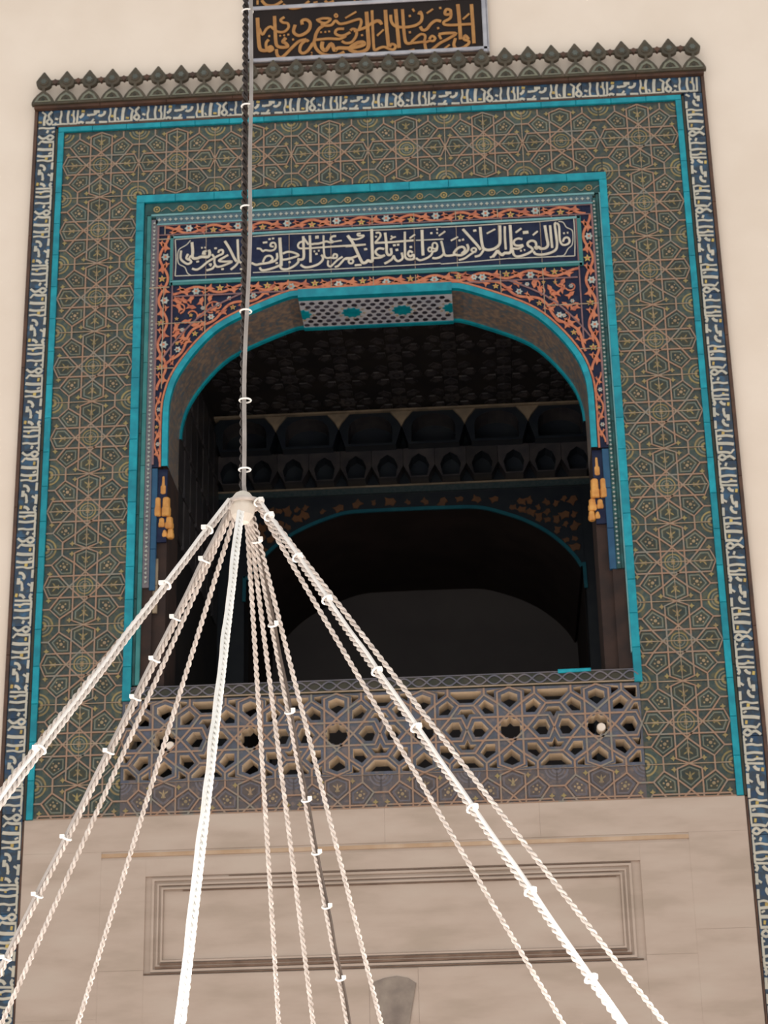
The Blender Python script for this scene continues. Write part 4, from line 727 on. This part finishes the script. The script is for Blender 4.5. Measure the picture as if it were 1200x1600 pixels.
put('scrollwork', scroll, sp, label='terracotta scrolls and leaves', kind='stuff'); put('border_lines', lines, sp, label='lilac and cream dividing lines', kind='stuff')

# ---- calligraphy panel over the arch
ip_ = put('inscription_plaque', None, None, (.04, 0, 8.137), label='long navy panel with cream calligraphy above the arch', cat='inscription panel')
bx = [-1.455]+[-.593+.3075*k for k in range(-2, 7)]+[1.532]
for a, c in zip(bx, bx[1:]):
    s = MB(); s.prism(rect(a+.002, c-.002, 8.18, 8.525), -.010, .02, 'navy', ch=.0015); put('navy_tile', s, ip_)
s = MB(); s.box(-1.455, 1.532, -.0085, .02, 8.18, 8.525, 'grout'); put('mortar', s, ip_)
for pts, w, m in (([(-1.466, 8.160), (1.540, 8.160)], .038, 'turquoise_dull'), ([(-1.462, 8.14), (-1.462, 8.55)], .022, 'turquoise_dull'), ([(1.535, 8.14), (1.535, 8.55)], .028, 'turquoise_dull'), ([(-1.470, 8.540), (1.545, 8.540)], .016, 'sky_line'), ([(-1.466, 8.168), (1.540, 8.168)], .010, 'sky_line')):
    s = MB(); s.ribbon(pts, w, -.020 if w < .012 else -.018, .02, m); put('frame_strip', s, ip_)
tx = MB()
for w, pts in HADITH:
    tx.ribbon(pts, max(w, .006), -.0145 if w > .008 else -.0125, -.010, 'letter_cream' if w > .009 else 'letter_grey', sm=4)
put('lettering', tx, ip_, label='cream flowing calligraphy', kind='stuff')

# ---- arch: turquoise edges, tiled soffit and the pale crown patch
ar = put('arch', None, None, (CX, .2, 6.7), label='flat-topped arch with turquoise edge and dark tiled soffit', cat='arch')
n = len(ARCH)
for i in range(0, n-1, 3):
    j = min(i+3, n-1); s = MB(); q = ARCH[i:j+1]; r = ARCH_IN[i:j+1]
    for k in range(len(q)-1):
        s.face([(q[k][0],-.024,q[k][1]),(r[k][0],-.024,r[k][1]),(r[k+1][0],-.024,r[k+1][1]),(q[k+1][0],-.024,q[k+1][1])][::-1], 'turquoise')
        s.face([(r[k][0],-.024,r[k][1]),(r[k+1][0],-.024,r[k+1][1]),(r[k+1][0],.02,r[k+1][1]),(r[k][0],.02,r[k][1])], 'turquoise')
        s.face([(q[k+1][0],-.024,q[k+1][1]),(q[k][0],-.024,q[k][1]),(q[k][0],.02,q[k][1]),(q[k+1][0],.02,q[k+1][1])], 'turquoise')
    put('edge_tile', s, ar)
    xm = (q[0][0]+q[-1][0])/2
    s = MB(); u = offset_path(r, -.04) if len(r) > 1 else r
    for k in range(len(r)-1):
        s.face([(r[k][0],.02,r[k][1]),(r[k+1][0],.02,r[k+1][1]),(r[k+1][0],.46,r[k+1][1]),(r[k][0],.46,r[k][1])], 'soffit')
        s.face([(u[k][0],.46,u[k][1]),(u[k+1][0],.46,u[k+1][1]),(u[k+1][0],.02,u[k+1][1]),(u[k][0],.02,u[k][1])], 'soffit')
    put('soffit_tile', s, ar)
    s = MB()
    r2 = offset_path(r, .016)
    for k in range(len(r)-1):
        s.face([(r[k][0],.455,r[k][1]),(r2[k][0],.455,r2[k][1]),(r2[k+1][0],.455,r2[k+1][1]),(r[k+1][0],.455,r[k+1][1])][::-1], 'turquoise')
        s.face([(r2[k][0],.455,r2[k][1]),(r2[k+1][0],.455,r2[k+1][1]),(r2[k+1][0],.49,r2[k+1][1]),(r2[k][0],.49,r2[k][1])], 'turquoise')
    if min(p[1] for p in r) > 7.1: put('rear_edge_tile', s, ar)
# wall mass over the arch so no light leaks round it
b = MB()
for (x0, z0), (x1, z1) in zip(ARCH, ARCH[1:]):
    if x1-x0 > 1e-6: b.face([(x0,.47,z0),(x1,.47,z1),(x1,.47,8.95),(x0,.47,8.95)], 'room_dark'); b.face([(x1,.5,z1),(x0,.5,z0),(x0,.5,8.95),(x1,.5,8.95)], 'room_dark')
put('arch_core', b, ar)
cp = MB(); cp.box(-.53, .588, .035, .45, 7.985, 8.01, 'crown_pale'); cpo = put('crown_patch', cp, ar, label='pale replacement panel in the crown of the soffit')
s = MB(); s.box(-.53, .588, -.026, .035, 7.985, 8.052, 'turquoise'); s.box(-.53, .588, .45, .49, 7.975, 8.01, 'turquoise'); put('crown_edge', s, ar)
def flat_down(poly, z, h, m, mb):                  # small tile on the underside of the crown
    p = ccw(poly); mb.face([(x, y, z-h) for x, y in p][::-1], m)
    for i in range(len(p)):
        j = (i+1) % len(p); mb.face([(p[i][0],p[i][1],z),(p[j][0],p[j][1],z),(p[j][0],p[j][1],z-h),(p[i][0],p[i][1],z-h)], m)
stars = [-.530, -.157, .216, .588]
hexm = MB(); flat_down(disc(0, 0, .021, 6), 0, .006, 'black_glaze', hexm); hexme = hexm.mesh('black_hexagon')
for sx in stars:
    s = MB(); p = star_poly(sx, .242, .076, .058, 10)
    if sx < -.5: p = clip(p, 0, -.529, True)
    if sx > .5: p = clip(p, 0, .587, False)
    flat_down(p, 7.985, .008, 'turquoise', s); put('turquoise_star', s, cpo)
row = 0
y = .075
while y < .43:
    x = -.505+(.034 if row % 2 else 0)
    while x < .58:
        if all((x-sx)**2+(y-.242)**2 > .104**2 for sx in stars): put('black_hexagon', hexme, cpo, (x, y, 7.985))
        x += .068
    y += .056; row += 1
s = MB()
for sx in stars:
    p = disc(sx, .242, .094, 20)
    for i in range(20):
        a, c = p[i], p[(i+1) % 20]; mx, my = (a[0]+c[0])/2, (a[1]+c[1])/2
        if -.52 < mx < .58 and i % 2 == 0: flat_down(star_poly(mx, my, .013, .006, 4), 7.985, .007, 'crown_line', s)
put('pale_inlay', s, cpo, kind='stuff')

# ---- jambs, blue strips and gilded corner capitals
b = MB(); b.box(-1.72, CX-1.49, .032, .48, 4.96, 7.0, 'jamb_brown'); b.box(-1.66, -1.55, .004, .032, 4.99, 5.80, 'jamb_brown'); put('wall_jamb_left', b, kind='structure')
b = MB(); b.box(CX+1.49, 1.755, .032, .48, 4.96, 7.0, 'jamb_brown'); b.box(1.61, 1.705, .004, .032, 4.99, 5.80, 'jamb_brown'); put('wall_jamb_right', b, kind='structure')
strips('blueL', [(-1.571, -1.530, 5.78, 6.695, 3)], 'blue_strip', -.004); strips('blueR', [(1.592, 1.640, 5.80, 6.695, 3)], 'blue_strip', -.004)
strips('patch', [(-1.550, -1.515, 5.62, 6.02, 2), (1.612, 1.640, 5.64, 5.79, 1)], 'room_cream', .012)
def capital(mir, label):
    c = put('corner_capital', None, None, (mir(-1.48), .02, 6.18), label=label, cat='capital', group='gilded corner capitals')
    for x0, x1, z0, z1, yf in ((-1.510,-1.470,6.500,6.640,.0),(-1.546,-1.505,6.330,6.470,-.02),(-1.495,-1.440,6.330,6.472,-.02),(-1.518,-1.474,6.250,6.318,-.01),(-1.474,-1.420,6.240,6.330,-.005),(-1.492,-1.458,6.178,6.232,.0),(-1.456,-1.414,6.170,6.240,.0)):
        s = MB(); w = (x1-x0)/2*1.22; zc = z0+(z1-z0)*.42; xc = mir((x0+x1)/2); pr = [(0,z0),(w*.8,z0),(w,z0+.008),(w,zc),(w*.84,zc+.010),(w*.80,z1-.008),(w*.6,z1),(0,z1)]
        s.lathe(pr, 'gold', 8, (xc, yf+w+.004, 0)); put('gilt_block', s, c)
    s = MB(); a, d = sorted((mir(-1.556), mir(-1.462))); s.box(a, d, .012, .034, 6.14, 6.69, 'navy'); put('backing', s, c, label='dark blue backing')
capital(lambda x: x, 'gilded stalactite capital at the left corner of the opening'); capital(lambda x: 2*CX-x, 'gilded stalactite capital at the right corner of the opening')

# ---- black and gold sign over the cresting
sg = put('framed_sign', None, None, (0, 0, 10.016), label='black sign with golden calligraphy in a silver frame above the cresting', cat='sign')
SX0, SX1, ROW = -.925, .945, .478
sgz = 10.052
s = MB(); s.box(SX0, SX1, -.002, .03, 10.016, 11.5, 'sign_wood'); put('backboard', s, sg)
for k in range(3):
    z0 = sgz+k*ROW; s = MB(); s.box(SX0+.04, SX1-.045, -.014, -.002, z0+.02, z0+ROW-.010, 'sign_black'); put('black_panel', s, sg)
    s = MB(); s.prism(rect(SX0+.005, SX1-.005, z0-.018, z0+.016), -.027, -.002, 'silver', ch=.006); put('frame_rail', s, sg)
for x0, x1 in ((SX0, SX0+.038), (SX1-.046, SX1-.012), (SX1-.010, SX1)):
    s = MB(); s.prism(rect(x0, x1, 10.016, 11.5), -.027, -.002, 'silver', ch=.004); put('frame_stile', s, sg)
tx = MB()
for w, pts in SIGNTXT: tx.ribbon(pts, max(w*.86, .012), -.0195, -.014, 'sign_gold', sm=4)
put('lettering', tx, sg, label='golden calligraphy', kind='stuff')

# ================================================================== CHANDELIER
HUB = Vector((.01, -7.05, 3.494)); KK = .74; R0 = .055; LEN = 1.9
chd = put('chandelier', None, None, (HUB.x, HUB.y, 1.55), label='steel chandelier chains fanning out from a small hub below a hanging chain', cat='chandelier')
h = MB(); h.lathe([(0,-.068),(.020,-.062),(.034,-.040),(.040,-.01),(.038,.014),(.024,.034),(.010,.042),(0,.044)], 'hub_cream', 20, HUB+Vector((-.004,-.012,0))); put('hub', h, chd, label='pale hub cap')
h = MB(); h.torus(HUB+Vector((0,0,.004)), R0, R0, .007, (1,0,0), (0,1,0), 'steel', 28, 8)
for k in range(8):
    a = R(45*k+5); h.tube([HUB+Vector((.03*math.cos(a), .03*math.sin(a), .006)), HUB+Vector((R0*math.cos(a), R0*math.sin(a), .006))], .006, 'steel', 6)
put('hub_ring', h, chd)
def chain_mesh(L, pitch, Rw, wire, m):
    """tightly twisted double strand chain hanging down from its origin"""
    b = MB(); n = int(L/pitch*8)
    for ph in (0, math.pi):
        b.tube([(Rw*math.cos(ph+2*math.pi*k/16), Rw*math.sin(ph+2*math.pi*k/16), -L*k/n) for k in range(n+1)], wire, m, 6)
    return b.mesh('chain')
SL = LEN*math.sqrt(1+KK*KK)
CH_L = chain_mesh(SL, .0235, .0042, .0046, 'steel')
CH_LIT = chain_mesh(SL, .0235, .0046, .0050, 'tie_white')  # front chain: same steel chain, brighter light put into its colour
def cdir(a): return Vector((KK*math.cos(a), KK*math.sin(a), -1)).normalized()
TIES = {230: [.121,.341,.918], 145: [.145,.309,.427,.536,.689,.935,1.1,1.281], 320: [.008,.07,.239,.405,.669,.863,1.122,1.368,1.605], 79: [.079,.304,.543,.79,.941,1.097,1.309]}
CABLE = {230: 'cable_white', 272: 'tie_white', 320: 'cable_white', 145: 'cable_grey', 79: 'cable_shaded'}  # same white cable: grey and dark ones carry painted shade, frontmost painted brighter
for deg in (183, 230, 145, 140, 126, 272, 91, 85, 79, 73, 38, 320, 11):
    a = R(deg); st = HUB+Vector((R0*math.cos(a), R0*math.sin(a), 0)); d = cdir(a); sk = .075 if deg == 272 else 0.0; st = st+d*sk
    q = Vector((0, 0, -1)).rotation_difference(d)
    put('chain', CH_LIT if deg == 272 else CH_L, chd, st, rot=q)
    cu = CABLE.get(deg)
    side = d.cross(Vector((0, 1, 0))).normalized()  #                     # to the side of the chain as the hall sees it
    if side.x < 0: side = -side
    so = side*(.010 if deg in (79,) else -.009)
    if deg in (320,): so = side*.008
    if cu:
        s = MB(); rr_ = random.Random(deg); pts = []
        for k in range(26):
            t = SL*k/25; pts.append(st+d*t+so+Vector((rr_.uniform(-.002,.002), -.006, rr_.uniform(-.002,.002))))
        s.tube(smooth([tuple(p) for p in pts], 3), .0058 if cu != 'cable_shaded' else .0045, cu, 8); put('cable', s, chd)
    for t in TIES.get(deg, []):
        p = st+d*(t*math.sqrt(1+KK*KK))+so*.5; s = MB()
        u = d.orthogonal().normalized(); v = d.cross(u)
        s.torus(p, .0155, .0155, .0034, u, v, 'tie_white', 12, 6); s.box(p.x+so.x*1.3-.007, p.x+so.x*1.3+.007, p.y-.026, p.y-.013, p.z-.005, p.z+.006, 'tie_white')
        put('cable_tie', s, chd, label='white cable tie')
TOP = 6.6
st = chain_mesh(TOP-HUB.z-.03, .030, .0055, .0060, 'steel_dark')
put('suspension_chain', st, chd, (HUB.x-.007, HUB.y+.004, TOP), label='dark hanging chain')
pts = []
for k in range(40):
    z = HUB.z+.06+(TOP-HUB.z-.06)*k/39
    off = -.002 if z < 3.9 else min(.014, -.002+(z-3.9)*.028)
    pts.append((HUB.x+.001+off+.0015*math.sin(z*9), HUB.y-.015, z))
pts = [(HUB.x+.006, HUB.y-.004, HUB.z+.03)]+pts
s = MB(); s.tube(smooth(pts, 3), .0066, 'cable_grey', 10); put('suspension_cable', s, chd, label='smooth pale cable beside the chain')
for z in (3.613, 3.853, 4.171, 4.558, 4.953, 5.338):
    s = MB(); s.torus((HUB.x+.001, HUB.y-.006, z), .0185, .017, .003, (1,0,0), (0,1,0), 'tie_white', 14, 6); put('cable_tie', s, chd, label='white cable tie')
RH = R0+KK*LEN; ZH = HUB.z-LEN
s = MB(); s.torus((HUB.x, HUB.y, ZH), RH, RH, .022, (1,0,0), (0,1,0), 'steel', 64, 8); put('hoop', s, chd)
cupm = MB(); cupm.lathe([(0,-.07),(.03,-.065),(.05,-.03),(.055,.01),(.052,.01),(.046,-.03),(.026,-.06),(0,-.064)], 'cable_white', 14); cupme = cupm.mesh('lamp_cup')
for k in range(14):
    a = 2*math.pi*k/14+.11; p = (HUB.x+(RH+.09)*math.cos(a), HUB.y+(RH+.09)*math.sin(a), ZH+.02)
    o = put('lamp_cup', cupme, chd, p)
    ld = bpy.data.lights.new('lamp_light', 'POINT'); ld.energy = LAMP_W; ld.shadow_soft_size = .05; ld.color = (1, .965, .92)
    lo_ = bpy.data.objects.new('lamp_light', ld); COL.objects.link(lo_); lo_.location = (p[0], p[1], p[2]+.08)
